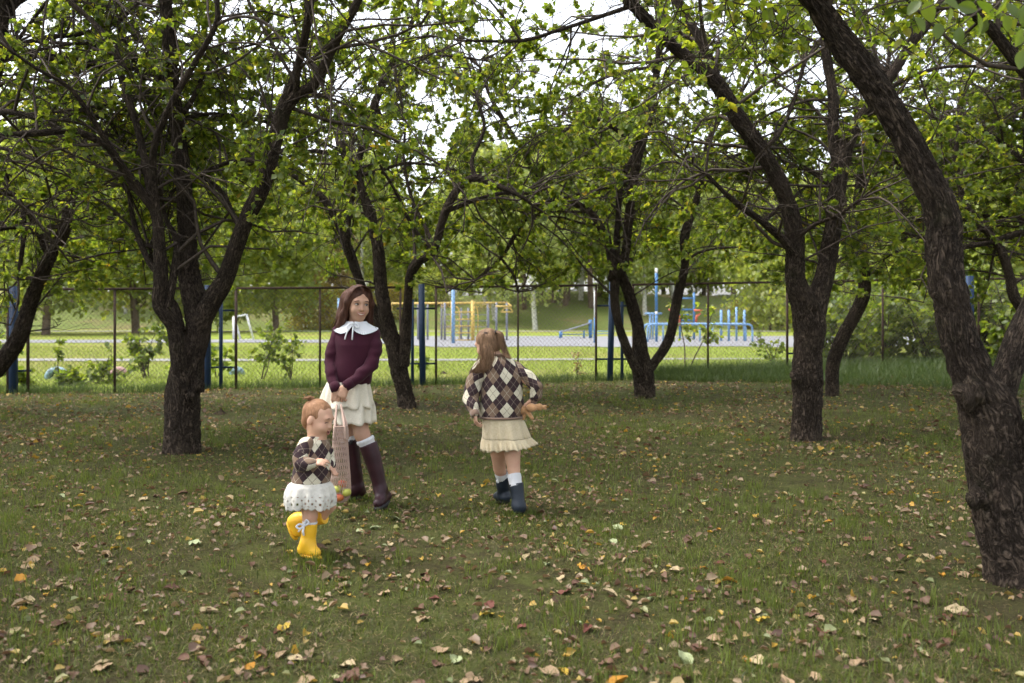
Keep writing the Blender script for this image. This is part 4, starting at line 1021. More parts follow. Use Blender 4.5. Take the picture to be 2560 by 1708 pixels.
put('birch2', 770, 84, 'leaning white birch beside the yellow shrub', 1.0, 0.0)
put('birch2', 1245, 88, 'leaning white birch behind the monkey bars', 1.1, 0.4)
put('birch', 1215, 95, 'white birch with pale weeping crown behind the monkey bars', 1.05)
put('birch', 1612, 90, 'white birch behind the tall bright blue pole', 0.9)
put('birch', 1685, 98, 'white birch between the blue ladder and the pines', 1.0)
put('birch', 1450, 96, 'white birch among the pine trunks', 1.1)
put('birch2', 320, 92, 'white birch past the drooping twigs on the far bank', 1.0)
put('birch', 905, 99, 'white birch behind the straw-coloured larch', 1.0)
for px, Y in ((1312, 92), (1378, 94), (1408, 93), (1425, 95), (1478, 92), (1503, 97), (1352, 99)):
    put('pine', px, Y, 'bare-trunked pine in the clump by the green railing', random.uniform(.85, 1.1))
for px, Y in ((1560, 99), (1180, 104), (640, 98), (480, 96), (180, 95), (60, 99)):
    put('pine', px, Y, 'lone pine on the far bank, ' + mark(px), random.uniform(.85, 1.1))
for px, Y in ((-120, 106), (100, 104), (250, 108), (420, 106), (560, 104), (700, 110), (840, 107), (980, 112), (1110, 114), (1260, 112), (1400, 112), (1530, 110), (1660, 113), (1760, 104), (1880, 116), (2010, 118), (2150, 114), (2300, 108), (2450, 105), (2620, 106)):
    put('broad' if random.random() < .6 else 'broad2', px, Y, 'broad green tree in the far row, ' + mark(px), random.uniform(0.9, 1.25))
for px, Y in ((0, 130), (300, 128), (620, 130), (930, 132), (1230, 130), (1520, 131), (1830, 140), (2150, 142), (2480, 130)):
    put('broad', px, Y, 'tallest skyline tree, ' + mark(px), random.uniform(1.15, 1.35))
put('larch', 815, 88, 'straw-coloured larch above the yellow shrub', 0.95)
put('larch', 700, 97, 'straw-coloured larch behind the dark railing', 0.9)
put('yellow', 800, 82, 'rounded yellow autumn shrub at the foot of the bank', 1.05)
put('yellow', 985, 88, 'yellow shrub half hidden behind the monkey bars', 0.8)
put('yellow', 1850, 84, 'yellowing shrub behind the parallel bars', 0.6)
for px, Y in ((1925, 85), (1975, 86), (2040, 85), (1000, 98), (1080, 96), (560, 95), (450, 94), (880, 96), (1550, 95)):
    put('bush', px, Y, 'low green bush on the bank, ' + mark(px), random.uniform(.7, 1.1))
for px, Y, sc in ((-40, 66, 1.0), (120, 62, .9), (330, 68, 1.0), (500, 72, 1.05), (690, 77, .9), (2060, 70, .95), (2210, 64, .95), (2380, 62, 1.0), (2530, 60, 1.0), (1930, 79, 1.0)):
    put('broad2' if px % 3 else 'broad', px, Y, 'bright green tree on level grass before the bank, ' + mark(px), sc)
# trees on the lawn just past the fence, at both sides
put('broad', 2330, 36, 'green tree on the lawn behind the right-hand thicket', 0.55)
put('broad2', 2600, 30, 'green tree at the right end of the lawn', 0.6)

# ------------------------------------------------------------------ shrubs, saplings and weeds
def sapling(name, px, py, h, spread, nst, per, leaf, label, cat='sapling', group='saplings and weeds along the fence', seed=0, mat='leaf_shrub', Y=None, lowbare=0.25):
    global rng
    rng = np.random.default_rng(700 + seed)
    g = gp(px, py)
    if Y is not None: g = at(px, HY, Y); g[2] = float(gz(g[0], g[1]))
    root = empty(name, g, label, cat, group)
    st0 = np.repeat(g[None], nst, 0) + rng.normal(0, 0.05 * spread, (nst, 3)) * [1, 1, 0]
    d0 = unit(rng.normal(0, 0.35 * spread / h, (nst, 3)) + [0, 0, 1])
    P0 = grow(st0, d0, h * rng.uniform(0.75, 1.1, nst), 9, 0.10, 0.02)
    V, F = tubes_batch(P0, np.linspace(0.012, 0.004, 9)[None].repeat(nst, 0) * (0.6 + 0.5 * h), 5)
    add('stem', V, F, M['twig'], root)
    p, tn, f = pick(P0, max(4, int(9 * h)), lowbare)
    d = unit(rng.normal(0, 1, p.shape) * [1, 1, 0.35] + [0, 0, 0.25])
    P1 = grow(p, d, rng.uniform(0.25, 0.8, len(p)) * spread * 0.6, 5, 0.15, 0.12)
    V, F = tubes_batch(P1, np.linspace(0.005, 0.002, 5)[None].repeat(len(p), 0), 3); add('twigs', V, F, M['twig'], root, kind='stuff')
    q, u, _ = pick(P1, per, 0.15)
    dd = unit(rng.normal(0, .7, q.shape) + u * 0.6 + [0, 0, -0.35]); nn = unit(rng.normal(0, .5, q.shape) + [0, 0, 1])
    L = rng.uniform(.7, 1.25, len(q)) * leaf; V, F = leaf_mesh(q, dd, nn, L, L * 0.42)
    add('foliage', V, F, M[mat], root, attrs={'rnd': np.repeat(rng.beta(2, 2, len(q)), 6)}, kind='stuff')
    return root
sapling('maple_sapling', 365, 945, 1.25, 0.85, 5, 10, 0.11, 'leafy sapling at the fence left of the thick three-stemmed tree', seed=1)
sapling('maple_sapling', 665, 948, 1.5, 1.0, 2, 12, 0.105, 'thin-stemmed maple sapling before the fence beside the person in maroon', seed=2, lowbare=.4)
sapling('maple_sapling', 725, 950, 0.95, 0.7, 3, 9, 0.10, 'low maple seedling beside the thin-stemmed sapling', seed=3)
sapling('maple_sapling', 1712, 930, 1.75, 0.85, 2, 10, 0.105, 'tall yellow-green maple sapling behind the lyre-shaped stems', seed=4, mat='leaf', lowbare=.45)
sapling('maple_sapling', 1930, 925, 1.0, 0.9, 3, 7, 0.09, 'straggling sapling with twigs reaching along the fence', seed=5, lowbare=.3)
sapling('maple_sapling', 540, 945, 0.95, 0.5, 3, 7, 0.12, 'broad-leaved seedling between blue post and slim post', seed=6)
sapling('nettle_plant', 152, 955, 1.0, 0.25, 1, 9, 0.10, 'tall single weed with narrow drooping leaves', 'weed', seed=7)
sapling('weed_plant', 175, 962, 0.4, 0.6, 5, 7, 0.13, 'low broad-leaved weed at the foot of the tall weed', 'weed', seed=8)
sapling('weed_plant', 60, 965, 0.35, 0.5, 4, 6, 0.13, 'low weed beside the first blue post', 'weed', seed=9)
sapling('weed_plant', 1062, 925, 0.45, 0.5, 3, 6, 0.11, 'leafy shoot beside the blue post behind the slender tree', 'weed', seed=10)
sapling('weed_plant', 1445, 945, 0.55, 0.4, 3, 4, 0.07, 'brown dried weed against the netting right of the child in argyle', 'weed', seed=11, mat='leaf_pale')
for k, (px, Y, h) in enumerate(((2120, 20.3, 1.7), (2230, 20.6, 2.0), (2330, 20.2, 1.8), (2440, 20.8, 2.3), (2530, 20.4, 2.2), (2600, 21.5, 2.6), (2180, 23, 2.4), (2390, 23.5, 2.9), (2510, 19.0, 1.6))):
    sapling('maple_shrub', px, 900, h, 1.5, 7, 9, 0.135, ('low ' if h < 1.75 else 'tall ' if h > 2.25 else '') + 'dense maple shrub of the fence thicket, ' + mark(px), 'shrub', 'maple shrubs in the thicket', seed=20 + k, Y=Y, lowbare=.08)
for k, (px, Y, h) in enumerate(((-30, 18.6, 1.3), (260, 19.2, 0.7), (2050, 20.4, 1.2), (470, 19.0, 0.9))):
    sapling('maple_shrub', px, 900, h, 1.0, 5, 7, 0.12, ('leafy shrub past the leaning trunk', 'low shrub past the fence upright by the pink tyre', 'leafy shrub behind the thin crooked tree', 'leafy shrub behind the thick three-stemmed tree')[k], 'shrub', 'shrubs just past the fence', seed=40 + k, Y=Y, lowbare=.08)

# ------------------------------------------------------------------ grass
def blades(P, h, w, lean, rnd):
    m = len(P); a = rng.uniform(0, 2 * math.pi, m); s = np.stack([np.cos(a), np.sin(a), 0 * a], 1)
    b = rng.uniform(0, 2 * math.pi, m); l = np.stack([np.cos(b), np.sin(b), 0 * b], 1) * (lean * h)[:, None]
    up = np.array([0, 0, 1.0])[None] * h[:, None]; w = w[:, None]
    v = np.stack([P - s * w, P + s * w, P + up * .55 + l * .35 + s * w * .7, P + up * .55 + l * .35 - s * w * .7, P + up * (1 - 0.25 * lean[:, None]) + l], 1)
    k = np.arange(m) * 5
    return v.reshape(-1, 3), [np.stack([k, k + 1, k + 2, k + 3], 1), np.stack([k + 3, k + 2, k + 4], 1)], np.repeat(rnd, 5)

def patchy(x, y, s=1.0):
    v = np.sin(1.7 * s * x + 1.1 * np.sin(0.9 * s * y + 1)) + np.sin(2.3 * s * y + 1.4 * np.sin(1.3 * s * x)) + 0.7 * np.sin(4.1 * s * x + 3.3 * s * y) + .5 * np.sin(9 * s * x - 7 * s * y)
    return v / 3.2

def field(n, y0, y1, power=1.0, marg=1.08):
    y = y0 + (y1 - y0) * rng.uniform(0, 1, n) ** power; x = (rng.uniform(-1, 1, n)) * (1280 / FPX) * y * marg
    return x, y
fence_y = lambda x: FA[1] + (x - FA[0]) * fdir[1] / fdir[0]
F_base = gp(2548, 1452); tree_feet = [gp(453, 1133), gp(1024, 1021), gp(1614, 992), gp(2018, 1098), gp(2083, 990)]
def bare_soil(x, y):
    d = np.hypot((x - F_base[0]) / 1.0, (y - F_base[1] + 0.5) / 1.0); k = .8 * (1 - sstep(0.25, 0.8, d))
    for f in tree_feet: k = np.maximum(k, 0.8 * (1 - sstep(0.15, 0.55, np.hypot(x - f[0], y - f[1]))))
    return k

rng = np.random.default_rng(77)
PV, PF3, PF4, PR = [], [], [], []; nv = 0
def addb(P, h, w, lean, rnd):
    global nv
    V, F, R = blades(P, h, w, lean, rnd); PV.append(V); PF4.append(F[0] + nv); PF3.append(F[1] + nv); PR.append(R); nv += len(V)
def flush(name, mat, **tags):
    global PV, PF3, PF4, PR, nv
    V = np.concatenate(PV); me = make_mesh(name, V, [np.concatenate(PF4), np.concatenate(PF3)], attrs={'rnd': np.concatenate(PR)})
    me.materials.append(mat); o = bpy.data.objects.new(name, me); COL.objects.link(o); tag(o, **tags)
    PV, PF3, PF4, PR, nv = [], [], [], [], 0
# short turf, with straw lying in it
for n, y0, y1, hh in ((100000, 3.2, 6.5, 0.036), (95000, 6.0, 11, 0.044), (70000, 10, 18.5, 0.06)):
    x, y = field(n, y0, y1)
    pt_ = patchy(x, y); keep = (rng.uniform(-1.3, 1, len(x)) < pt_ * 1.5 + 0.0) & (rng.uniform(0, 1, len(x)) > bare_soil(x, y)) & (y < fence_y(x) - 0.05)
    x, y, pt_ = x[keep], y[keep], pt_[keep]; m = len(x)
    straw = rng.uniform(0, 1, m) < 0.52
    h = np.where(straw, rng.uniform(.015, .03, m), hh * rng.uniform(.5, 1.5, m)); lean = np.where(straw, rng.uniform(1.2, 3.0, m), rng.uniform(.15, 1.1, m))
    addb(np.stack([x, y, ghz(x, y) - 0.004], 1), h, rng.uniform(.0013, .0024, m) * (1 + 0.05 * y), lean, np.where(straw, rng.uniform(.74, 1, m), np.clip(rng.normal(.36, .2, m) + .1 * pt_, 0, .71)))
# upright tufts
x, y = field(3600, 3.3, 17, 0.8); pt_ = patchy(x + 5, y, 0.8); kp = (pt_ > 0.05) & (bare_soil(x, y) < .5) & (y < fence_y(x) - .3); x, y = x[kp], y[kp]
k = 12; X_ = np.repeat(x, k) + rng.normal(0, .03, len(x) * k); Y_ = np.repeat(y, k) + rng.normal(0, .03, len(x) * k); m = len(X_)
addb(np.stack([X_, Y_, ghz(X_, Y_) - .004], 1), rng.uniform(.05, .12, m), rng.uniform(.0016, .003, m), rng.uniform(.05, .55, m), np.clip(rng.normal(.55, .1, m), 0, .71))
# blades that close in round the boots
for fx, fy, fr in ((-.95, 6.62, .13), (-.93, 6.80, .10), (-1.30, 6.88, .14), (-1.17, 6.97, .10), (-1.19, 5.30, .12), (-1.10, 5.27, .10), (-.06, 6.85, .13), (.06, 6.46, .11)):
    m = 150; a = rng.uniform(0, 6.28, m); r_ = fr * rng.uniform(.5, 1.15, m); X_ = fx + r_ * np.cos(a); Y_ = fy + r_ * np.sin(a)
    addb(np.stack([X_, Y_, ghz(X_, Y_) - .004], 1), rng.uniform(.03, .075, m), rng.uniform(.0016, .003, m), rng.uniform(.1, .8, m), np.clip(rng.normal(.45, .15, m), 0, .71))
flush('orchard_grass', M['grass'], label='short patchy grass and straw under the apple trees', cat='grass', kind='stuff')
# long grass at the right and along the fence
n = 38000; px = rng.uniform(1640, 2640, n); s = rng.uniform(-0.35, 1, n)
x0 = np.array([fence_at(v)[0] for v in np.linspace(1640, 2640, 101)]); xi = np.interp(px, np.linspace(1640, 2640, 101), x0[:, 0]); yi = np.interp(px, np.linspace(1640, 2640, 101), x0[:, 1])
depth = np.interp(px, [1640, 1750, 2000, 2120, 2500], [0.4, 1.3, 2.2, 3.4, 5.0])
y = yi - s * depth; x = xi * y / yi
kp = rng.uniform(0, 1, n) < 1.15 - 0.35 * np.abs(s) + .3 * patchy(x, y, 1.5); x, y, s = x[kp], y[kp], s[kp]; m = len(x)
addb(np.stack([x, y, gz(x, y) - .01], 1), rng.uniform(.16, .42, m) * np.clip(1.2 - np.abs(s), .45, 1), rng.uniform(.003, .0055, m), rng.uniform(.15, .9, m), np.clip(rng.normal(.5, .2, m), 0, 1))
n = 17000; px = rng.uniform(-100, 1700, n); x0 = np.array([fence_at(v)[0] for v in np.linspace(-100, 1700, 101)]); xi = np.interp(px, np.linspace(-100, 1700, 101), x0[:, 0]); yi = np.interp(px, np.linspace(-100, 1700, 101), x0[:, 1])
off = np.abs(rng.normal(0, .45, n)) * np.where(rng.uniform(0, 1, n) < .25, -.35, 1.0); y = yi + off; x = xi * y / yi
kp = rng.uniform(-1, 1, n) < patchy(x, y, 1.7) + .35; x, y, off = x[kp], y[kp], off[kp]; m = len(x)
addb(np.stack([x, y, gz(x, y) - .01], 1), rng.uniform(.06, .28, m) * np.clip(1 - .6 * np.abs(off), .25, 1), rng.uniform(.0025, .005, m), rng.uniform(.1, .8, m), np.clip(rng.normal(.45, .2, m), 0, 1))
flush('long_grass', M['tall_grass'], label='long dark green grass growing along the fence and under the right-hand trees', cat='grass', kind='stuff')
# lawn tufts beyond the fence
n = 42000; y = rng.uniform(18, 40, n); x = rng.uniform(-.62, .62, n) * y; kp = (y > fence_y(x) + .4) & ~((y > 27.2) & (y < 28.8)) & ((y < 38.4) | (x < -8)); x, y = x[kp], y[kp]; m = len(x)
addb(np.stack([x, y, gz(x, y) - .01], 1), rng.uniform(.05, .16, m), rng.uniform(.004, .010, m), rng.uniform(.1, .9, m), rng.beta(2, 2, m))
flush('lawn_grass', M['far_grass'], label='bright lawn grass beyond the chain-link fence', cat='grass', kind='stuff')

# ------------------------------------------------------------------ fallen leaves
def curled_leaf(seed):
    r = np.random.default_rng(seed); nt_, ns_ = 7, 5
    t = np.linspace(0, 1, nt_)[:, None]; s = np.linspace(-1, 1, ns_)[None]
    w = 0.42 * np.sin(np.pi * np.clip(t, 0.02, 0.985) ** 0.8) ** 0.75 * (1 + 0.12 * r.normal(0, 1, (nt_, 1)))
    curl, bend, tw = r.uniform(0.1, 1.5), r.uniform(-.5, .7), r.uniform(-.5, .5)
    x = t - 0.5; ang = s * curl; y = w * np.sin(ang) / max(curl, .2); z = w * (1 - np.cos(ang)) / max(curl, .2) + bend * (t - .5) ** 2 + tw * s * w * (t - .5) + 0.055 * r.normal(0, 1, (nt_, ns_)) + 0.02
    V = np.stack([x + 0 * s, y, z - z.min() + 0.02], -1).reshape(-1, 3)
    F = [[i * ns_ + j, i * ns_ + j + 1, (i + 1) * ns_ + j + 1, (i + 1) * ns_ + j] for i in range(nt_ - 1) for j in range(ns_ - 1)]
    return V, np.array(F), curl
cols = ['tan', 'pale', 'brown', 'red', 'yellow', 'orange', 'green']; wts = np.array([.36, .2, .17, .09, .08, .035, .065])
desc = dict(tan='tan', pale='pale straw', brown='dark brown', red='red-brown', yellow='yellow', orange='orange', green='pale green')
bank = {}
def leaf_data(shape, c):
    if (shape, c) not in bank:
        V, F, curl = curled_leaf(900 + shape); me = make_mesh('fallen_leaf', V, F, smooth=True); me.materials.append(M['dry_' + c]); bank[(shape, c)] = (me, curl)
    return bank[(shape, c)]
rng = np.random.default_rng(321)
n = 0
while n < 300:
    y = 3.35 + 4.0 * rng.uniform() ** 1.15; x = rng.uniform(-1, 1) * 0.57 * y
    if bare_soil(x, y) > .7 and rng.uniform() < .6: continue
    c = str(rng.choice(cols, p=wts / wts.sum())); me, curl = leaf_data(int(rng.integers(0, 9)), c)
    size = rng.uniform(.044, .082) * (1.3 if rng.uniform() < .08 else 1)
    o = bpy.data.objects.new('fallen_leaf', me); COL.objects.link(o)
    o.location = (x, y, float(ghz(x, y)) + 0.001); o.rotation_euler = (rng.normal(0, .2), rng.normal(0, .2), rng.uniform(0, 6.28)); o.scale = (size, size * rng.uniform(.8, 1.15), size)
    st = 'tightly curled' if curl > 1.05 else ('half-curled' if curl > .55 else 'flat')
    big = 'large' if size > .068 else ('small' if size < .050 else 'middle-sized')
    lm = min(((math.hypot(x - a_, y - b_), n_) for a_, b_, n_ in ((-1.15, 5.3, 'near the yellow boots'), (-1.1, 6.8, 'near the maroon boots'), (0.0, 6.65, 'near the dark blue boots'), (2.66, 4.9, 'by the massive dark trunk'))))
    tag(o, f'{big} {st} {desc[c]} fallen leaf ' + (lm[1] if lm[0] < 1.1 else 'on the open orchard grass'), 'leaf', 'fallen leaves on the grass'); n += 1
N_ = 30000; x, y = field(N_, 3.2, 17.5, 0.78, 1.1)
kp = (rng.uniform(-1.4, 1, N_) < 1.5 * patchy(x + 3, y, 1.3) + .9 * patchy(x, y + 7, 3.1) + .1) & (y < fence_y(x) + .3) & (rng.uniform(0, 1, N_) > .2 * bare_soil(x, y)); x, y = x[kp], y[kp]; m = len(x)
P = np.stack([x, y, ghz(x, y) + .004 + rng.uniform(0, .012, m)], 1); a = rng.uniform(0, 6.28, m)
dd = np.stack([np.cos(a), np.sin(a), rng.normal(0, .25, m)], 1); nn = unit(rng.normal(0, .38, (m, 3)) + [0, 0, 1]); L = np.clip(rng.lognormal(-3.42, .36, m), .014, .075) * np.where(y > 9, 1.2, 1)
V, F = leaf_mesh(P, dd, nn, L, L * rng.uniform(.28, .45, m), 0.8)
# colours follow the weights above
u = rng.uniform(0, 1, m); rnd = np.where(u < .80, rng.uniform(.05, .8, m), rng.uniform(.8, 1, m))
me = make_mesh('leaf_litter', V, F, attrs={'rnd': np.repeat(rnd, 6)}); me.materials.append(M['litter']); o = bpy.data.objects.new('leaf_litter', me); COL.objects.link(o)
tag(o, 'scatter of small dry brown, tan and yellow leaves over the grass', 'leaves', kind='stuff')

# little heaps of dug-up soil
def heap(px, py, wpx, label):
    p = gp(px, py); r0 = wpx * p[1] / FPX / 2; r = np.random.default_rng(int(px))
    nt_, na = 7, 20; V = []
    for i in range(nt_):
        for j in range(na):
            t = i / (nt_ - 1); a = 2 * math.pi * j / na; rr = r0 * t * (1 + .25 * math.sin(3 * a + px) + .12 * r.normal())
            V.append([p[0] + rr * math.cos(a), p[1] + .8 * rr * math.sin(a), p[2] + r0 * .42 * (1 - t) ** 1.2 * (1 + .35 * r.normal()) - .02 * t])
    F = [[i * na + j, i * na + (j + 1) % na, (i + 1) * na + (j + 1) % na, (i + 1) * na + j] for i in range(nt_ - 1) for j in range(na)]
    add('soil_heap', V, np.array(F), M['soil'], smooth=True, label=label, cat='soil heap')
heap(552, 1033, 40, 'small heap of dark soil beside the thick three-stemmed tree')
heap(925, 1016, 70, 'low crumbly heap of dark soil left of the slender tree foot')
heap(1790, 1268, 60, 'dark tuft-covered mound in the open grass')
heap(1110, 935, 30, 'small soil heap near the blue post behind the slender tree')
# ------------------------------------------------------------------ figures: smooth implicit surfaces turned into meshes
class Sdf:
    def __init__(s, lo, hi, h):
        s.lo = np.array(lo, float); s.h = h; s.n = np.ceil((np.array(hi) - s.lo) / h).astype(int) + 1
        s.d = np.full(tuple(s.n), 1.0, np.float32)
    def _win(s, lo, hi):
        a = np.clip(np.floor((np.array(lo) - s.lo) / s.h).astype(int), 0, s.n - 1); b = np.clip(np.ceil((np.array(hi) - s.lo) / s.h).astype(int) + 1, 1, s.n)
        ax = [(s.lo[i] + s.h * np.arange(a[i], b[i])).astype(np.float32) for i in range(3)]
        return tuple(slice(a[i], b[i]) for i in range(3)), ax[0][:, None, None], ax[1][None, :, None], ax[2][None, None, :]
    def _mix(s, sl, e, k):
        d = s.d[sl]
        if k > 0:
            hh = np.maximum(k - np.abs(d - e), 0) / k; s.d[sl] = np.minimum(d, e) - hh * hh * k * 0.25
        else: s.d[sl] = np.minimum(d, e)
    def cone(s, a, b, ra, rb, k=0.02):
        a = np.asarray(a, float); b = np.asarray(b, float); m = max(ra, rb) + k + 3 * s.h
        sl, X, Y, Z = s._win(np.minimum(a, b) - m, np.maximum(a, b) + m)
        v = b - a; L2 = v @ v + 1e-9
        t = np.clip(((X - a[0]) * v[0] + (Y - a[1]) * v[1] + (Z - a[2]) * v[2]) / L2, 0, 1)
        e = np.sqrt((X - a[0] - t * v[0]) ** 2 + (Y - a[1] - t * v[1]) ** 2 + (Z - a[2] - t * v[2]) ** 2) - (ra + (rb - ra) * t)
        s._mix(sl, e, k); return s
    def chain(s, pts, rr, k=0.02):
        for i in range(len(pts) - 1): s.cone(pts[i], pts[i + 1], rr[i], rr[i + 1], k)
        return s
    def _ell(s, c, r, R, m):
        c = np.asarray(c, float); r = np.asarray(r, float) * np.ones(3); R = np.eye(3) if R is None else np.asarray(R)
        sl, X, Y, Z = s._win(c - r.max() - m, c + r.max() + m)
        q = [((X - c[0]) * R[i][0] + (Y - c[1]) * R[i][1] + (Z - c[2]) * R[i][2]) / r[i] for i in range(3)]
        k0 = np.sqrt(q[0] ** 2 + q[1] ** 2 + q[2] ** 2) + 1e-6; k1 = np.sqrt((q[0] / r[0]) ** 2 + (q[1] / r[1]) ** 2 + (q[2] / r[2]) ** 2) + 1e-6
        return sl, k0 * (k0 - 1) / k1
    def ell(s, c, r, R=None, k=0.02):
        sl, e = s._ell(c, r, R, k + 3 * s.h); s._mix(sl, e, k); return s
    def cut(s, c, r, R=None, k=0.01):
        sl, e = s._ell(c, r, R, k + 3 * s.h); d = s.d[sl]; e = -e
        hh = np.maximum(k - np.abs(d - e), 0) / max(k, 1e-6); s.d[sl] = np.maximum(d, e) + hh * hh * k * 0.25; return s
    def loft(s, rows, k=0.02):
        """rows: z, cx, cy, rx, ry with rising z"""
        rows = np.array(rows, float); rows = rows[np.argsort(rows[:, 0])]; z = rows[:, 0]; m = k + 3 * s.h
        lo = [(rows[:, 1] - rows[:, 3]).min() - m, (rows[:, 2] - rows[:, 4]).min() - m, z[0] - m]; hi = [(rows[:, 1] + rows[:, 3]).max() + m, (rows[:, 2] + rows[:, 4]).max() + m, z[-1] + m]
        sl, X, Y, Z = s._win(lo, hi)
        f = lambda c: np.interp(Z.ravel(), z, rows[:, c])[None, None, :]
        cx, cy_, rx, ry = f(1), f(2), f(3), f(4)
        q = np.sqrt(((X - cx) / rx) ** 2 + ((Y - cy_) / ry) ** 2); e = (q - 1) * np.minimum(rx, ry)
        e = np.maximum(e, np.maximum(z[0] - Z, Z - z[-1])).astype(np.float32)
        s._mix(sl, e, k); return s
    def ripple(s, amp, kx, seed=0):
        r = np.random.default_rng(seed); a = np.argwhere(np.abs(s.d) < 0.03)
        P = s.lo + a * s.h; w = np.zeros(len(P))
        for _ in range(9):
            kv = r.normal(0, 1, 3) * np.array(kx); w += np.sin(P @ kv + r.uniform(0, 6.28))
        s.d[tuple(a.T)] += (amp * w / 3).astype(np.float32); return s
    def mesh(s):
        d = s.d; I = d < 0
        c8 = [(i, j, k) for i in (0, 1) for j in (0, 1) for k in (0, 1)]
        sh = tuple(n - 1 for n in d.shape); cnt = np.zeros(sh, np.int8)
        for (i, j, k) in c8: cnt += I[i:i + sh[0], j:j + sh[1], k:k + sh[2]]
        cells = np.argwhere((cnt > 0) & (cnt < 8)); idx = np.full(sh, -1, np.int32); idx[tuple(cells.T)] = np.arange(len(cells))
        val = np.stack([d[tuple((cells + c).T)] for c in c8], 1); corner = np.array(c8, float)
        acc = np.zeros((len(cells), 3)); num = np.zeros(len(cells))
        for p in range(8):
            for q in range(p + 1, 8):
                if np.abs(corner[p] - corner[q]).sum() != 1: continue
                cr = (val[:, p] < 0) != (val[:, q] < 0); t = np.where(cr, val[:, p] / (val[:, p] - val[:, q] + 1e-12), 0)
                acc += np.where(cr[:, None], corner[p] + (corner[q] - corner[p]) * t[:, None], 0); num += cr
        V = s.lo + (cells + acc / num[:, None]) * s.h
        Q = []
        for ax in range(3):
            u, v = [(1, 2), (2, 0), (0, 1)][ax]
            a = [slice(None)] * 3; b = [slice(None)] * 3; a[ax] = slice(0, -1); b[ax] = slice(1, None)
            e = np.argwhere(I[tuple(a)] != I[tuple(b)]); e = e[(e[:, u] > 0) & (e[:, v] > 0) & (e[:, u] < d.shape[u] - 1) & (e[:, v] < d.shape[v] - 1)]
            du = np.zeros(3, int); du[u] = 1; dv = np.zeros(3, int); dv[v] = 1
            f = np.stack([idx[tuple((e - du - dv).T)], idx[tuple((e - dv).T)], idx[tuple(e.T)], idx[tuple((e - du).T)]], 1)
            flip = ~I[tuple(e.T)]; f[flip] = f[flip][:, ::-1]; Q.append(f)
        return V, np.concatenate(Q)

def bounds(pts, m):
    P = np.array(pts, float); return P.min(0) - m, P.max(0) + m

def frame(f, up):
    f = unit(np.array(f, float)); up = np.array(up, float); up = unit(up - f * (up @ f)); s = -np.cross(f, up)
    return s, f, up       # s points to the viewer's right when the head faces the camera

class Head:
    def __init__(s, c, f, up, sc): s.c = np.array(c, float); s.s, s.f, s.u = frame(f, up); s.k = sc; s.R = np.array([s.s, s.f, s.u])
    def p(s, a, b, c): return s.c + s.k * (a * s.s + b * s.f + c * s.u)
    def flesh(s, S, child=0.0):
        k = s.k; E = lambda c, r, kk=0.02: S.ell(s.p(*c), np.array(r) * k, s.R, kk * k)
        E((0, -.012, .035), (.076 + .004 * child, .094, .083)); E((0, .025, -.03), (.062 + .006 * child, .068, .085 - .006 * child), .03)
        E((0, .052, -.092 + .008 * child), (.03, .028, .024), .03)
        for q in (-1, 1):
            E((.034 * q, .058, -.036), (.026 + .004 * child,) * 3, .02); E((.079 * q, -.012, -.012), (.010, .019, .031), .006)
        S.cone(s.p(-.034, .076, .027), s.p(.034, .076, .027), .013 * k, .013 * k, .02 * k)
        S.cone(s.p(0, .088, .012), s.p(0, .104 - .006 * child, -.024), .007 * k, .0105 * k, .012 * k)
        for q in (-1, 1): S.ell(s.p(.010 * q, .094, -.027), .0078 * k, None, .008 * k); S.cut(s.p(.031 * q, .102, .008), .0165 * k, None, .012 * k)
        S.chain([s.p(-.024, .080, -.050), s.p(0, .088, -.056), s.p(.024, .080, -.050)], [.007 * k] * 3, .012 * k)
    def eye(s, q, parent, closed=False, brow='brow', bw=1.0):
        k = s.k
        if not closed:
            V, F = ball(s.p(.031 * q, .0775, .008), (.0150 * k, .012 * k, .0062 * k), s.R); add('eye', V, F, M['eye_white'], parent, smooth=True)
            V, F = ball(s.p(.031 * q + .003, .0855, .0078), (.0066 * k, .005 * k, .0062 * k), s.R); add('iris', V, F, M['iris'], parent, smooth=True)
        pts = [s.p(.031 * q + a * .017, .088 - .006 * abs(a) - .004 * max(0, a * q), (.0145 if not closed else .006) - .007 * a * a) for a in np.linspace(-1, 1, 7)]
        V, F, uv = tube(pts, .0028 * bw * k, 5); add('eyelash', V, F, M['brow'], parent)
        pts = [s.p(.033 * q + a * .020, .090 - .010 * abs(a) * (1 if a * q > 0 else .2), .032 - .004 * a * q - .005 * a * a) for a in np.linspace(-1, 1, 7)]
        V, F, uv = tube(pts, np.array([.5, .9, 1, 1, 1, .8, .4]) * .0032 * bw * k, 6); add('eyebrow', V, F, M[brow], parent)
    def mouth(s, parent, w=.026, op=.006, dz=0.0, smile=.013, inside='teeth'):
        k = s.k; n = 9; a = np.linspace(-1, 1, n)
        curve = lambda lift, dep: np.array([s.p(x * w, dep - .014 * x * x, -.057 + dz + smile * x * x + lift * (1 - x * x)) for x in a])
        V, F, uv = tube(curve(op, .0985), np.array([.3, .7, 1, 1.1, 1, 1.1, 1, .7, .3]) * .0024 * k, 6); add('lip', V, F, M['lip'], parent, smooth=True)
        V, F, uv = tube(curve(-op, .098), np.array([.3, .8, 1.1, 1.3, 1.4, 1.3, 1.1, .8, .3]) * .0028 * k, 6); add('lip', V, F, M['lip'], parent, smooth=True)
        U, L = curve(op * .95, .0985), curve(-op * .95, .0980)
        V = np.concatenate([U, L]); F = np.array([[i, i + 1, n + i + 1, n + i] for i in range(n - 1)]); add('teeth', V, F, M[inside], parent)

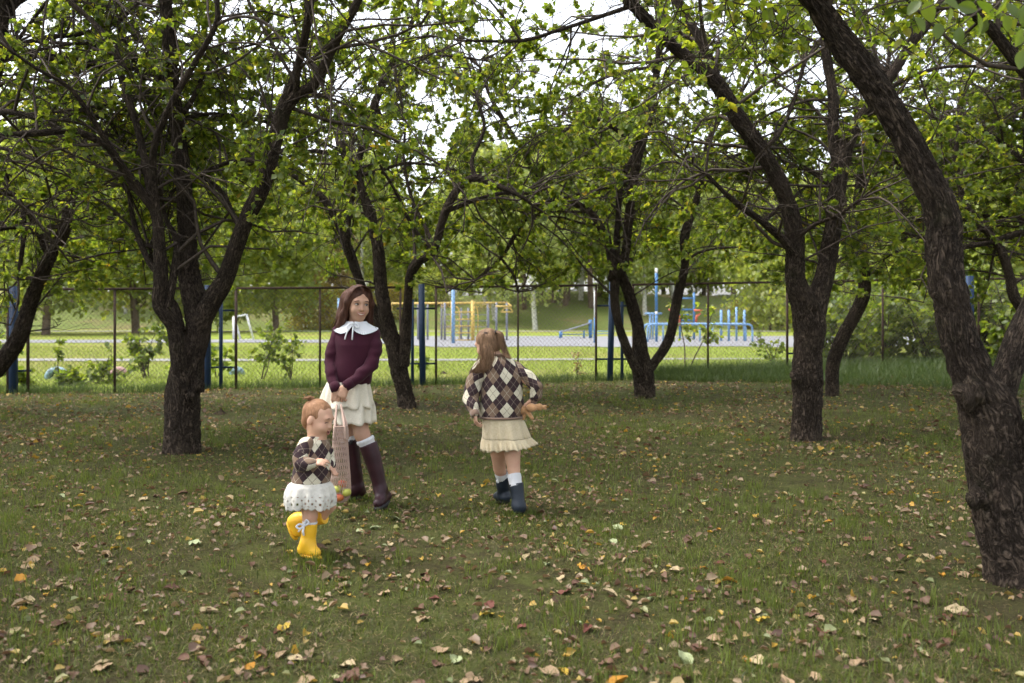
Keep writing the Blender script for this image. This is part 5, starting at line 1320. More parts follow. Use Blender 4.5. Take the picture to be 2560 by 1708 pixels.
def ball(c, r, R=None, nu=14, nv=9):
    r = np.asarray(r, float) * np.ones(3); R = np.eye(3) if R is None else np.asarray(R); V = []
    for i in range(nv + 1):
        ph = math.pi * i / nv
        for j in range(nu):
            th = 2 * math.pi * j / nu; l = np.array([math.sin(ph) * math.cos(th), math.sin(ph) * math.sin(th), math.cos(ph)]) * r; V.append(np.asarray(c) + l @ R)
    F = [[i * nu + j, (i + 1) * nu + j, (i + 1) * nu + (j + 1) % nu, i * nu + (j + 1) % nu] for i in range(nv) for j in range(nu)]
    return np.array(V), np.array(F)

def hand(S, w, d, n, thumb, sc=1.0, curl=(0.35, 0.6, 0.5), spread=0.06, r=0.0082, thumbcurl=0.5):
    """w wrist, d palm direction, n curl direction, thumb: direction of the thumb side"""
    d = unit(np.array(d, float)); n = np.array(n, float); n = unit(n - d * (n @ d)); s = unit(np.array(thumb, float) - d * (np.array(thumb) @ d) - n * (np.array(thumb) @ n))
    tips = []
    for i, (o, L) in enumerate(((.028, .92), (.0095, 1.0), (-.0095, .95), (-.027, .76))):
        kn = w + sc * (d * (.083 - .006 * abs(i - 1)) + s * o)
        S.cone(w + s * o * .45 * sc + d * .012 * sc, kn, .0155 * sc, .0115 * sc, .012 * sc)
        p = kn; ang = 0.0; prev = r * 1.08 * sc
        for j, (l, c) in enumerate(zip((.042, .026, .021), curl)):
            ang += c * (1 + .1 * i); q = p + sc * L * l * (d * math.cos(ang) + n * math.sin(ang) + s * spread * (1.5 - i))
            rr = r * (1 - .12 * (j + 1)) * sc; S.cone(p, q, prev, rr, .003 * sc); p = q; prev = rr
        tips.append(p)
    p0 = w + sc * (d * .022 + s * .024); p1 = p0 + sc * (.034 * (.65 * d + .70 * s + .25 * n)); p2 = p1 + sc * .029 * unit((.9 - .2 * thumbcurl) * d + (.45 - .5 * thumbcurl) * s + .6 * thumbcurl * n); p3 = p2 + sc * .022 * unit(d * .8 - .2 * s + .6 * thumbcurl * n)
    S.chain([w, p0, p1, p2, p3], [.016 * sc, .0145 * sc, .011 * sc, .0095 * sc, .0078 * sc], .006 * sc)
    return tips

def sheet_ring(rows, n, fn):
    """cloth of revolution-like grid with an inner skin: rows of (z,cx,cy,rx,ry), fn(theta, t) -> (radial add, z add)"""
    rows = np.array(rows, float); th = np.linspace(0, 2 * math.pi, n, endpoint=False); V = []; T = np.linspace(0, 1, len(rows))
    for skin in (0, 1):
        for (z, cx, cy_, rx, ry), t in zip(rows, T):
            dr, dz = fn(th, t); k = -0.004 * skin
            V.append(np.stack([cx + (rx + dr + k) * np.cos(th), cy_ + (ry + dr + k) * np.sin(th), z + dz + 0 * th], 1))
    m = len(rows); V = np.concatenate(V); F = []
    idx = lambda s, i, j: (s * m + i) * n + j % n
    for i in range(m - 1):
        for j in range(n):
            F.append([idx(0, i, j), idx(0, i + 1, j), idx(0, i + 1, j + 1), idx(0, i, j + 1)]); F.append([idx(1, i, j), idx(1, i, j + 1), idx(1, i + 1, j + 1), idx(1, i + 1, j)])
    for j in range(n): F.append([idx(0, m - 1, j), idx(1, m - 1, j), idx(1, m - 1, j + 1), idx(0, m - 1, j + 1)])
    return V, np.array(F)

def resample_rows(rows, m):
    rows = np.array(rows, float); t = np.linspace(0, 1, len(rows)); T = np.linspace(0, 1, m)
    return np.stack([np.interp(T, t, rows[:, c]) for c in range(rows.shape[1])], 1)

def uv_torso(V, F, rows, dw, dh, ncirc=None, phase=0.0):
    """argyle coordinates round a body: u in diamond widths, v in diamond heights (per loop)"""
    rows = np.array(rows, float); rows = rows[np.argsort(rows[:, 0])]
    cx = np.interp(V[:, 2], rows[:, 0], rows[:, 1]); cy_ = np.interp(V[:, 2], rows[:, 0], rows[:, 2]); R = rows[:, 3:5].mean(1).max()
    a = np.arctan2(V[:, 0] - cx, -(V[:, 1] - cy_)) + phase; n = round(2 * math.pi * R / dw / 2) * 2
    A = a[F]; A = np.where(A.max(1, keepdims=True) - A.min(1, keepdims=True) > 3.2, np.where(A < phase, A + 2 * math.pi, A), A)
    u = A / (2 * math.pi) * n; v = V[F][:, :, 2] / dh
    return np.stack([u, v], -1).reshape(-1, 2)

def uv_limb(V, F, pts, dw, dh, r):
    P = np.array(pts, float); L = np.concatenate([[0], np.cumsum(np.linalg.norm(np.diff(P, axis=0), axis=1))]); best = np.full(len(V), 9.0); s = np.zeros(len(V)); ang = np.zeros(len(V))
    for i in range(len(P) - 1):
        v = P[i + 1] - P[i]; t = np.clip(((V - P[i]) @ v) / (v @ v), 0, 1); q = P[i] + t[:, None] * v; d = np.linalg.norm(V - q, axis=1); T = unit(v)
        e1 = np.array([0, -1.0, 0]); e1 = unit(e1 - T * (e1 @ T)); e2 = np.cross(T, e1); a = np.arctan2((V - q) @ e2, (V - q) @ e1)
        w = d < best; best = np.where(w, d, best); s = np.where(w, L[i] + t * np.linalg.norm(v), s); ang = np.where(w, a, ang)
    n = max(2, round(2 * math.pi * r / dw / 2) * 2); A = ang[F]; A = np.where(A.max(1, keepdims=True) - A.min(1, keepdims=True) > 3.2, np.where(A < 0, A + 2 * math.pi, A), A)
    return np.stack([A / (2 * math.pi) * n, s[F] / dh], -1).reshape(-1, 2)

def sdf_part(name, fn, pts, m, h, mat, parent, ripple=None, uvf=None, **tags):
    lo, hi = bounds(pts, m); S = Sdf(lo, hi, h); fn(S)
    if ripple: S.ripple(*ripple)
    V, F = S.mesh(); uv = uvf(V, F) if uvf else None
    return add(name, V, F, mat, parent, uv=uv, smooth=True, **tags)

def boot(parent, mat, pts, rr, heel, toe, w, h=0.006, sole_h=0.022, label=None, rim=True):
    """pts/rr: shaft from the top to the ankle; heel and toe on the ground plane (or in the air)"""
    pts = [np.array(p, float) for p in pts]; heel = np.array(heel, float); toe = np.array(toe, float); ax = unit(toe - heel); L = np.linalg.norm(toe - heel)
    upv = pts[-2] - pts[-1]; upv = unit(upv - ax * (upv @ ax)); sd = np.cross(ax, upv)
    def f(S):
        S.chain(pts, rr, 0.0015); S.cone(pts[-1], heel + upv * .012, rr[-1], w * .95, .02)
        S.cone(heel + upv * .012, toe - ax * w * .75 + upv * .004, w * .9, w * .86, .02); S.cone(pts[-1], toe - ax * L * .42 + upv * .012, rr[-1] * .9, w * .9, .025)
        S.cut(pts[0] + unit(pts[0] - pts[1]) * (rr[0] * 1.15), np.array([rr[0] * 1.6, rr[0] * 1.6, rr[0] * 1.15]), np.array([unit(np.cross(unit(pts[0] - pts[1]), [0, 1, .1])), unit(np.cross(unit(pts[0] - pts[1]), unit(np.cross(unit(pts[0] - pts[1]), [0, 1, .1])))), unit(pts[0] - pts[1])]), .004)
        # flat underneath
        sl, X, Y, Z = S._win(S.lo, S.lo + S.n * S.h); g = heel - upv * (w * .55); e = -((X - g[0]) * upv[0] + (Y - g[1]) * upv[1] + (Z - g[2]) * upv[2]); S.d = np.maximum(S.d, e.astype(np.float32))
    o = sdf_part('boot', f, pts + [heel, toe], max(max(rr), w) + .05, h, mat, parent, (0.0012, (20, 20, 9), 3), label=label)
    # sole
    n = 20; mid = (heel + toe) / 2; V = []
    for lev in (0, 1):
        for j in range(n):
            a = 2 * math.pi * j / n; x = math.cos(a); wd = w * (1.02 - .10 * (x < -.2) + .05 * (x > .3)); V.append(mid + ax * (L / 2 + w * .45) * np.sign(x) * abs(x) ** .8 + sd * wd * math.sin(a) * 1.03 - upv * (w * .55 + (.0 if lev else sole_h)) + upv * .004)
    c0 = len(V); V += [mid - upv * (w * .55 + sole_h - .004), mid - upv * (w * .55 - .004)]
    F4 = [[j, (j + 1) % n, n + (j + 1) % n, n + j] for j in range(n)]; F3 = [[c0, (j + 1) % n, j] for j in range(n)] + [[c0 + 1, n + j, n + (j + 1) % n] for j in range(n)]
    add('sole', np.array(V), [np.array(F4), np.array(F3)], M['sole'] if mat is not M['boot_yellow'] else mat, o)
    return o

def sock(parent, p, q, r, fold=True):
    p = np.array(p, float); q = np.array(q, float); n = 7; C = np.linspace(p, q, n); rr = r * np.array([1.02, 1.06, 1.05, 1.0, .99, .98, .97]); V, F, uv = tube(C, rr, 18); o = add('sock', V, F, M['sock'], parent, smooth=True)
    if fold:
        d = unit(q - p); V, F, uv = tube([p - d * .004, p + d * .003, p + d * .022, p + d * .028], r * np.array([1.0, 1.12, 1.13, 1.03]), 18); add('cuff', V, F, M['sock'], o, smooth=True)
    return o

def strands(name, curves, parent, mat, r0=0.006, ns=5):
    mb = MB()
    for c in curves:
        c = np.asarray(c, float); C = catmull(np.c_[c, np.full(len(c), 1.0)], 0.024)[:, :3]; mb.tube(C, r0 * np.linspace(1, .25, len(C)) ** .6, ns, caps=False)
    return mb.build(name, mat, parent, smooth=True)
# ------------------------------------------------------------------ person in the maroon sweater
YW = 6.8
def w(px, py, dy=0.0): return at(px, py, YW + dy)
W = empty('person', (w(915, 1260)[0], 6.85, 0), 'person in maroon sweater, ruffled white collar, tiered cream skirt and tall maroon boots, glancing sideways', 'person')
hd = Head(w(895, 760), (math.sin(math.radians(26)), -math.cos(math.radians(26)), -.16), (.07, 0, 1), 1.09)
lw, rw = w(838, 974, -.17), w(866, 966, -.20)      # wrists
def body(S):
    hd.flesh(S)
    S.cone(hd.p(0, -.02, -.06), w(889, 838, .02), .052, .056, .02)
    S.loft([(w(0, 985)[2], w(874, 0)[0], YW + .02, .125, .095), (w(0, 930)[2], w(878, 0)[0], YW + .02, .12, .09), (w(0, 860)[2], w(889, 0)[0], YW + .02, .13, .09), (w(0, 828)[2], w(890, 0)[0], YW + .02, .14, .06)], .04)
    for sh, el, wr in ((w(844, 838, .01), w(826, 908, -.03), lw), (w(936, 838, .01), w(930, 912, -.04), rw)):
        S.chain([sh, el, wr], [.045, .036, .023], .02)
    S.chain([w(893, 985, .02), w(898, 1050, -.02), w(905, 1086, -.05), w(921, 1118, -.06), w(951, 1222, -.06)], [.070, .062, .052, .050, .036], .03)
    S.chain([w(855, 985, .03), w(860, 1050, .07), w(866, 1088, .09), w(874, 1110, .1), w(893, 1222, .15)], [.070, .062, .052, .048, .036], .03)
    hand(S, lw, (.08, -.05, -1), (.15, 1, 0), (1, 0, 0), 1.0, (.45, .75, .6))
    hand(S, rw, (-.45, -.05, -.9), (.2, 1, -.1), (-1, 0, .3), 1.0, (.45, .75, .6))
sdf_part('body', body, [w(800, 700, -.35), w(980, 1260, .3)], .03, .0058, M['skin'], W)
for q in (-1, 1): hd.eye(q, W)
hd.mouth(W, .034, .0068, -.001, .019)
def hairw(S):
    k = hd.k; S.ell(hd.p(0, -.018, .036), np.array([.084, .102, .094]) * k, hd.R, .01)
    for q in (-1, 1):
        S.chain([hd.p(.062 * q, .03, .075), hd.p(.083 * q, .022, .01), hd.p(.088 * q, -.005, -.08), hd.p(.098 * q, -.025, -.165)], [.022, .020, .027, .034], .03)
        S.chain([hd.p(.05 * q, -.07, .02), hd.p(.06 * q, -.085, -.10), hd.p(.07 * q, -.09, -.20)], [.06, .055, .045], .04)
    S.cut(hd.p(0, .112, -.036), np.array([.072, .095, .112]) * k, hd.R, .012); S.cut(hd.p(0, .10, .07), np.array([.012, .03, .03]) * k, hd.R, .012)
    S.cut(hd.p(0, .05, -.17), np.array([.062, .07, .09]) * k, hd.R, .01)
sdf_part('hair', hairw, [hd.p(-.12, -.15, -.25), hd.p(.12, .12, .14), hd.p(.12, -.15, -.25), hd.p(-.12, .12, .14)], .03, .005, M['hair_brown'], W, (.0022, (120, 120, 6), 2))
cv = []
rs = np.random.default_rng(4)
for i in range(220):
    q = -1 if i % 2 else 1; a = rs.uniform(-.2, 1)
    cv.append([hd.p(.004 * q, .05 - .12 * a, .128 - .02 * a), hd.p(.05 * q, .055 - .10 * a, .108 - .02 * a), hd.p(.085 * q, .030 - .10 * a, .03), hd.p(.104 * q, .012 - .09 * a, -.07), hd.p((.118 + .015 * rs.normal()) * q, -.01 - .08 * a, -.19 - .02 * rs.uniform())])
strands('hair_strands', cv, W, M['hair_brown'], .0025, 3)
trows = [(w(0, 962)[2], w(873, 0)[0], YW, .148, .112), (w(0, 957)[2], w(873, 0)[0], YW, .162, .125), (w(0, 940)[2], w(873, 0)[0], YW, .168, .128), (w(0, 900)[2], w(881, 0)[0], YW, .158, .118), (w(0, 862)[2], w(888, 0)[0], YW, .158, .108), (w(0, 838)[2], w(890, 0)[0], YW + .01, .165, .092), (w(0, 822)[2], w(890, 0)[0], YW + .01, .150, .076), (w(0, 812)[2], w(891, 0)[0], YW + .01, .095, .066), (w(0, 806)[2], w(891, 0)[0], YW + .01, .068, .064)]
def sweater(S):
    S.loft(trows, .02)
sw = sdf_part('sweater', sweater, [w(800, 795, -.2), w(980, 970, .2)], .02, .0065, M['maroon'], W, (.0035, (16, 16, 22), 5))
for pts, rr, sd in (([w(846, 834, .01), w(832, 872, -.02), w(826, 908, -.05), w(829, 942, -.12), lw + [0, 0, .015]], [.050, .048, .046, .043, .032], 6), ([w(934, 834, .01), w(938, 872, -.03), w(929, 912, -.07), w(898, 943, -.15), rw + [.012, 0, .012]], [.052, .052, .050, .043, .033], 7)):
    def sl(S, pts=pts, rr=rr): S.chain(pts, rr, .003)
    s_ = sdf_part('sleeve', sl, pts, .09, .0062, M['maroon'], sw, (.0045, (14, 14, 42), sd))
    d = unit(pts[-1] - pts[-2]); V, F, uv = tube([pts[-1] - d * .035, pts[-1] - d * .03, pts[-1] + d * .028, pts[-1] + d * .032], [.030, .040, .037, .026], 16); add('cuff', V, F, M['maroon'], s_, smooth=True)
# collar with ruffle, lying on the sweater
tz = np.array(trows)[::-1]; tz = tz[np.argsort(tz[:, 0])]
def on_sweater(th, z, off):
    return np.array([np.interp(z, tz[:, 0], tz[:, 1]) + (np.interp(z, tz[:, 0], tz[:, 3]) + off) * math.cos(th), np.interp(z, tz[:, 0], tz[:, 2]) + (np.interp(z, tz[:, 0], tz[:, 4]) + off) * math.sin(th), z])
def collar(th0, th1):
    n, m = 230, 12; V = []
    for i in range(n):
        u = i / (n - 1); th = th0 + (th1 - th0) * u; front = max(0, -math.sin(th)); rnd = min(1, 7 * min(u, 1 - u)) ** .5
        z0, z1 = w(0, 805)[2] + .004, w(0, 820 + 18 * front ** 1.2)[2]; z1 = z0 + (z1 - z0) * (.45 + .55 * rnd)
        for j in range(m):
            t = j / (m - 1); z = z0 + (z1 - z0) * t ** .9; ruf = max(0, (t - .72) / .28)
            p = on_sweater(th, z, .008 + .004 * t + ruf * (.006 + .0045 * math.sin(u * 190))); V.append(p + [0, 0, ruf * .0015 * math.sin(u * 190 + 1)])
    F = [[i * m + j, i * m + j + 1, (i + 1) * m + j + 1, (i + 1) * m + j] for i in range(n - 1) for j in range(m - 1)]
    return np.array(V), np.array(F)
ft = -math.pi / 2 - 0.10
co = None
for a, b in ((ft + .05, ft + math.pi + .03), (ft - .05, ft - math.pi + .03)):
    V, F = collar(a, b); o = add('collar', V, F, M['white_cloth'], sw, smooth=True); co = co or o
bp = on_sweater(ft, w(0, 809)[2], .02)
def loop(c, dx, dz, r=.0045): return np.array([c, c + [dx * .5, -.012, dz * .5 + .012], c + [dx, -.014, dz], c + [dx * .55, -.016, dz * .6 - .014], c])
mb = MB()
for dx, dz in ((-.045, -.03), (.045, -.022)):
    C = catmull(np.c_[loop(bp, dx, dz), np.ones(5)], .008)[:, :3]; mb.tube(C, .0055, 5)
for dx, dz in ((-.05, -.115), (.012, -.118)):
    e = on_sweater(ft + dx * 5, bp[2] + dz, .018); C = catmull(np.c_[np.array([bp, (bp + e) / 2 + [dx * .2, -.012, 0], e]), np.ones(3)], .01)[:, :3]; mb.tube(C, .0055, 5)
mb.tube([bp + [-.006, -.006, 0], bp + [.006, -.008, 0]], .009, 6)
mb.build('bow', M['white_cloth'], sw, smooth=True)
# tiered skirt
def wav(n1, amp, ph=0.0, n2=5):
    return lambda th, t: (amp * t * (np.sin(n1 * th + ph + 1.5 * np.sin(2 * th)) + .5 * np.sin(n2 * th + 2 * ph)), amp * .5 * t * np.sin((n1 - 2) * th + ph))
V, F = sheet_ring(resample_rows([(w(0, 988)[2], w(876, 0)[0], YW, .155, .125), (w(0, 1018)[2], w(878, 0)[0], YW, .168, .155), (w(0, 1056)[2], w(881, 0)[0], YW - .01, .158, .175)], 12), 120, wav(10, .016, .6))
sk = add('skirt', V, F, M['cream'], W, smooth=True)
V, F = sheet_ring(resample_rows([(w(0, 945)[2], w(872, 0)[0], YW, .145, .115), (w(0, 975)[2], w(870, 0)[0], YW, .168, .15), (w(0, 1016)[2], w(867, 0)[0], YW - .005, .192, .185)], 14), 132, wav(11, .019, 2.0))
add('upper_tier', V, F, M['cream'], sk, smooth=True)
# boots and socks
boot(W, M['boot_maroon'], [w(921, 1114, -.06), w(930, 1140, -.06), w(941, 1180, -.06), w(951, 1222, -.06)], [.068, .064, .056, .047], [-0.928, 6.80, .052], [-0.972, 6.60, .040], .040)
boot(W, M['boot_maroon'], [w(873, 1104, .10), w(878, 1130, .11), w(887, 1180, .13), w(893, 1218, .15)], [.068, .064, .056, .048], [-1.150, 6.98, .052], [-1.315, 6.90, .040], .040)
sock(W, w(912, 1097, -.065), w(922, 1120, -.06), .060); sock(W, w(869, 1092, .095), w(874, 1112, .1), .060)
for c in (w(936, 1112, -.075), w(878, 1104, .03)): MB().box(c - [.012, .008, .022], c + [.012, .008, .010]).build('pull_tab', M['sole'], W)

# ------------------------------------------------------------------ string bag with apples, held by that person
BC = w(851, 1160, -.36); BY = BC[1]
bag = empty('string_bag', (BC[0], BY, at(0, 1257, BY)[2]), 'pinkish knitted string bag of apples hanging from both hands of the person in maroon', 'bag')
prof = np.array([(1066, .046, 0), (1090, .050, 0), (1120, .055, .0), (1160, .062, 0), (1200, .070, 0), (1230, .073, 0), (1247, .058, 0), (1255, .030, 0), (1257, .006, 0)])
def bagpt(th, t):
    py = np.interp(t, np.linspace(0, 1, len(prof)), prof[:, 0]); r = np.interp(t, np.linspace(0, 1, len(prof)), prof[:, 1]); c = at(851 + (py - 1160) * .005, py, BY)
    return c + np.array([r * math.cos(th), r * .8 * math.sin(th), 0])
mb = MB(); nb = 26
for sgn in (1, -1):
    for k in range(nb):
        th0 = 2 * math.pi * k / nb; P = [bagpt(th0 + sgn * 2.4 * t, t) for t in np.linspace(0, 1, 26)]; mb.tube(P, .0024, 4, caps=False)
mb.build('net', M['cord'], bag, kind='stuff')
th = np.linspace(0, 2 * math.pi, 25); MB().tube([bagpt(a, 0) for a in th], .0045, 6, caps=False).build('rim', M['cord'], bag)
grip1, grip2 = w(842, 1012, -.22), w(852, 1012, -.25)
for th_a, th_b, g_ in ((2.6, 3.9, grip1), (5.6, 0.4, grip2)):
    for th_ in (th_a, th_b):
        C = catmull(np.c_[np.array([bagpt(th_, .16), bagpt(th_, 0) , (bagpt(th_, 0) * .45 + g_ * .55), g_]), np.ones(4)], .02)[:, :3]; MB().tube(C, np.linspace(.012, .006, len(C)), 6).build('strap', M['cord'], bag, smooth=True)
for (px, py, dy, mt, lab) in ((842, 1223, -.035, 'apple_green', 'green apple on the left of the string bag'), (866, 1231, -.03, 'apple_green', 'green apple on the right of the string bag beneath the net'), (848, 1243, -.04, 'apple_red', 'red apple lowest in the string bag'), (856, 1210, .01, 'apple_red', 'red apple behind the green ones in the string bag'), (852, 1230, .045, 'apple_green', 'green apple at the back of the string bag')):
    c = at(px, py, BY + dy); R0 = .033; V = []; nu, nv_ = 16, 12
    root = empty('apple', c - [0, 0, R0], lab, 'apple', 'apples in the string bag')
    for i in range(nv_ + 1):
        ph = math.pi * i / nv_; rr = R0 * (math.sin(ph) * 1.04); z = R0 * (.92 * math.cos(ph) - .30 * math.exp(-(ph / .35) ** 2) + .18 * math.exp(-((math.pi - ph) / .3) ** 2))
        for j in range(nu): V.append(c + [rr * math.cos(2 * math.pi * j / nu), rr * math.sin(2 * math.pi * j / nu), z])
    F = [[i * nu + j, (i + 1) * nu + j, (i + 1) * nu + (j + 1) % nu, i * nu + (j + 1) % nu] for i in range(nv_) for j in range(nu)]
    add('flesh', V, np.array(F), M[mt], root, smooth=True)
    MB().tube([c + [0, 0, R0 * .6], c + [.002, 0, R0 * .9], c + [.006, 0, R0 * 1.15]], .0016, 5).build('stalk', M['twig'], root)

# ------------------------------------------------------------------ smallest person, running in yellow boots
YT = 5.34
def t_(px, py, dy=0.0): return at(px, py, YT + dy)
T = empty('person', (t_(772, 0)[0], YT, 0), 'small person running in argyle sweater, white crochet skirt and yellow rubber boots', 'person')
ht = Head(t_(796, 1048), (.93, -.34, -.27), (.20, .0, .98), .91)
nwr, fwr = t_(781, 1158, -.165), t_(829, 1162, .02)
def body(S):
    ht.flesh(S, 1.0); S.cone(ht.p(0, -.025, -.05), t_(790, 1100), .04, .045, .02)
    S.loft([(t_(0, 1250)[2], t_(774, 0)[0], YT, .095, .085), (t_(0, 1190)[2], t_(777, 0)[0], YT, .095, .085), (t_(0, 1130)[2], t_(780, 0)[0], YT, .09, .075), (t_(0, 1098)[2], t_(789, 0)[0], YT, .06, .05)], .03)
    S.chain([t_(762, 1114, -.07), t_(753, 1160, -.12), nwr], [.036, .031, .022], .02); S.chain([t_(803, 1116, .06), t_(819, 1148, .06), fwr], [.030, .026, .020], .01)
    hand(S, nwr, (1, -.1, .12), (.1, .6, -.8), (.2, .1, 1), .62, (.25, .45, .4), .05, .0098); hand(S, fwr, (.35, -.4, -.85), (.6, -.2, .5), (0, -1, .2), .60, (.35, .6, .5), .05, .0098)
    S.chain([t_(770, 1245, -.03), t_(775, 1290, -.03), t_(773, 1325, -.03), t_(770, 1360, -.03)], [.055, .042, .036, .030], .01)
    S.chain([t_(790, 1240, .05), t_(824, 1264, .06), t_(805, 1288, .08), t_(738, 1304, .12)], [.055, .038, .034, .03], .008)
sdf_part('body', body, [t_(700, 990, -.25), t_(850, 1390, .2)], .03, .0046, M['skin_child'], T)
for q in (-1, 1): ht.eye(q, T, True, 'brow_child', .75)
ht.mouth(T, .028, .010, -.002, .018, 'mouth')
def hairt(S):
    k = ht.k; S.ell(ht.p(0, -.020, .038), np.array([.083, .098, .088]) * k, ht.R, .01); S.ell(ht.p(0, -.055, -.03), np.array([.06, .05, .06]) * k, ht.R, .03)
    S.cut(ht.p(0, .105, -.03), np.array([.10, .095, .105]) * k, ht.R, .02); S.cut(ht.p(0, .02, -.07), np.array([.10, .07, .06]) * k, ht.R, .02)
    for q in (-1, 1): S.cut(ht.p(.085 * q, -.002, -.012), np.array([.03, .026, .036]) * k, ht.R, .01)
sdf_part('hair', hairt, [ht.p(-.12, -.14, -.12), ht.p(.12, .12, .14), ht.p(.12, -.14, .14), ht.p(-.12, .12, -.12)], .03, .0042, M['hair_ginger'], T, (.0018, (60, 60, 60), 2))
bc = t_(776, 1003)
cv = [[bc, bc + [rs.normal(0, .006), rs.normal(0, .006), .012], bc + [rs.normal(-.004, .012), rs.normal(0, .010), .022 + rs.uniform(-.006, .008)], bc + [rs.normal(-.008, .018), rs.normal(0, .014), .012 + rs.uniform(-.012, .018)]] for _ in range(40)]
strands('topknot', cv, T, M['hair_ginger'], .0034, 4)
V, F, uv = tube([bc + [0, 0, -.004], bc + [0, 0, .008]], [.012, .012], 10); add('hair_tie', V, F, M['hair_tie'], T)
rows = [(t_(0, 1208)[2], t_(777, 0)[0], YT, .095, .088), (t_(0, 1203)[2], t_(777, 0)[0], YT, .108, .10), (t_(0, 1180)[2], t_(779, 0)[0], YT, .108, .096), (t_(0, 1150)[2], t_(782, 0)[0], YT, .104, .093), (t_(0, 1122)[2], t_(784, 0)[0], YT, .094, .084), (t_(0, 1106)[2], t_(786, 0)[0], YT, .083, .075), (t_(0, 1096)[2], t_(790, 0)[0], YT, .055, .055), (t_(0, 1090)[2], t_(792, 0)[0], YT, .048, .05)]
sw = sdf_part('sweater', lambda S: S.loft(rows, .02), [t_(715, 1080, -.15), t_(845, 1215, .15)], .02, .0045, M['argyle'], T, (.003, (22, 22, 26), 5), lambda V, F: uv_torso(V, F, rows, .104, .112, phase=.25))
for pts in ([t_(766, 1113, -.06), t_(752, 1135, -.10), t_(752, 1162, -.125), t_(768, 1160, -.15), nwr], [t_(804, 1113, .06), t_(816, 1132, .07), t_(821, 1150, .06), fwr]):
    rr = [.044, .044, .042, .038, .026] if len(pts) == 5 else [.046, .044, .040, .027]
    s_ = sdf_part('sleeve', lambda S: S.chain(pts, rr, .003), pts, .08, .0045, M['argyle'], sw, (.003, (26, 26, 40), 6), lambda V, F: uv_limb(V, F, pts, .095, .105, .045))
V, F, uv = tube([t_(792, 1094), t_(793, 1089)], [.052, .047], 20); add('neckband', V, F, M['trim'], sw, smooth=True)
def croch(th, t):
    r = .010 * t * np.sin(13 * th + 1) + .012 * t * np.sin(5 * th); return r, -max(0.0, (t - .86) / .14) * .014 * np.abs(np.sin(11 * th)) ** .7 + .006 * t * np.sin(3 * th)
nR, nT = 30, 264
V, F = sheet_ring(resample_rows([(t_(0, 1200)[2], t_(777, 0)[0], YT, .098, .09), (t_(0, 1214)[2], t_(775, 0)[0], YT, .132, .118), (t_(0, 1232)[2], t_(774, 0)[0], YT, .146, .13), (t_(0, 1248)[2], t_(774, 0)[0], YT, .148, .134), (t_(0, 1262)[2], t_(774, 0)[0], YT, .140, .13)], nR), nT, croch)
# openwork: small eyelets in staggered rows near the hem
fr_ = (F.min(1) % (nR * nT)) // nT; fc = F[:, 0] % nT; hole = np.zeros(len(F), bool)
for rr_, off_, sz in ((15, 0, 1.1), (19, 6, 1.6), (23, 0, 1.9), (26, 6, 1.2)):
    du = (fc + off_) % 12 - 6.0; hole |= (du / sz) ** 2 + ((fr_ - rr_) / (sz * .8)) ** 2 < 1.0
keep = ~(hole & ((F.max(1) < nR * nT) | (F.min(1) >= nR * nT)))
add('skirt', V, F[keep], M['crochet'], T, smooth=True)
boot(T, M['boot_yellow'], [t_(774, 1311, -.03), t_(773, 1328, -.03), t_(769, 1358, -.03)], [.045, .043, .039], [t_(760, 0)[0], YT - .03, .040], [t_(805, 0)[0], YT - .06, .030], .031, .0045, .012)
boot(T, M['boot_yellow'], [t_(810, 1292, .07), t_(782, 1296, .10), t_(744, 1301, .12)], [.043, .044, .041], t_(729, 1305, .12), t_(746, 1341, .115), .033, .0045, .012)
sock(T, t_(775, 1303, -.03), t_(774, 1318, -.03), .041, False)
bw = t_(760, 1314, -.075); mb = MB()
for dx, dz in ((-.04, -.004), (.030, .018)):
    C = catmull(np.c_[np.array([bw, bw + [dx * .5, -.01, dz + .014], bw + [dx, -.012, dz], bw + [dx * .5, -.012, dz - .012], bw]), np.ones(5)], .006)[:, :3]; mb.tube(C, .0062, 5)
mb.tube([bw, bw + [-.004, -.012, -.03], bw + [.002, -.014, -.055]], [.006, .0075, .006], 5); mb.tube([bw, bw + [-.022, -.01, -.022], bw + [-.030, -.012, -.034]], .006, 5)
mb.build('bow', M['white_cloth'], T, smooth=True)

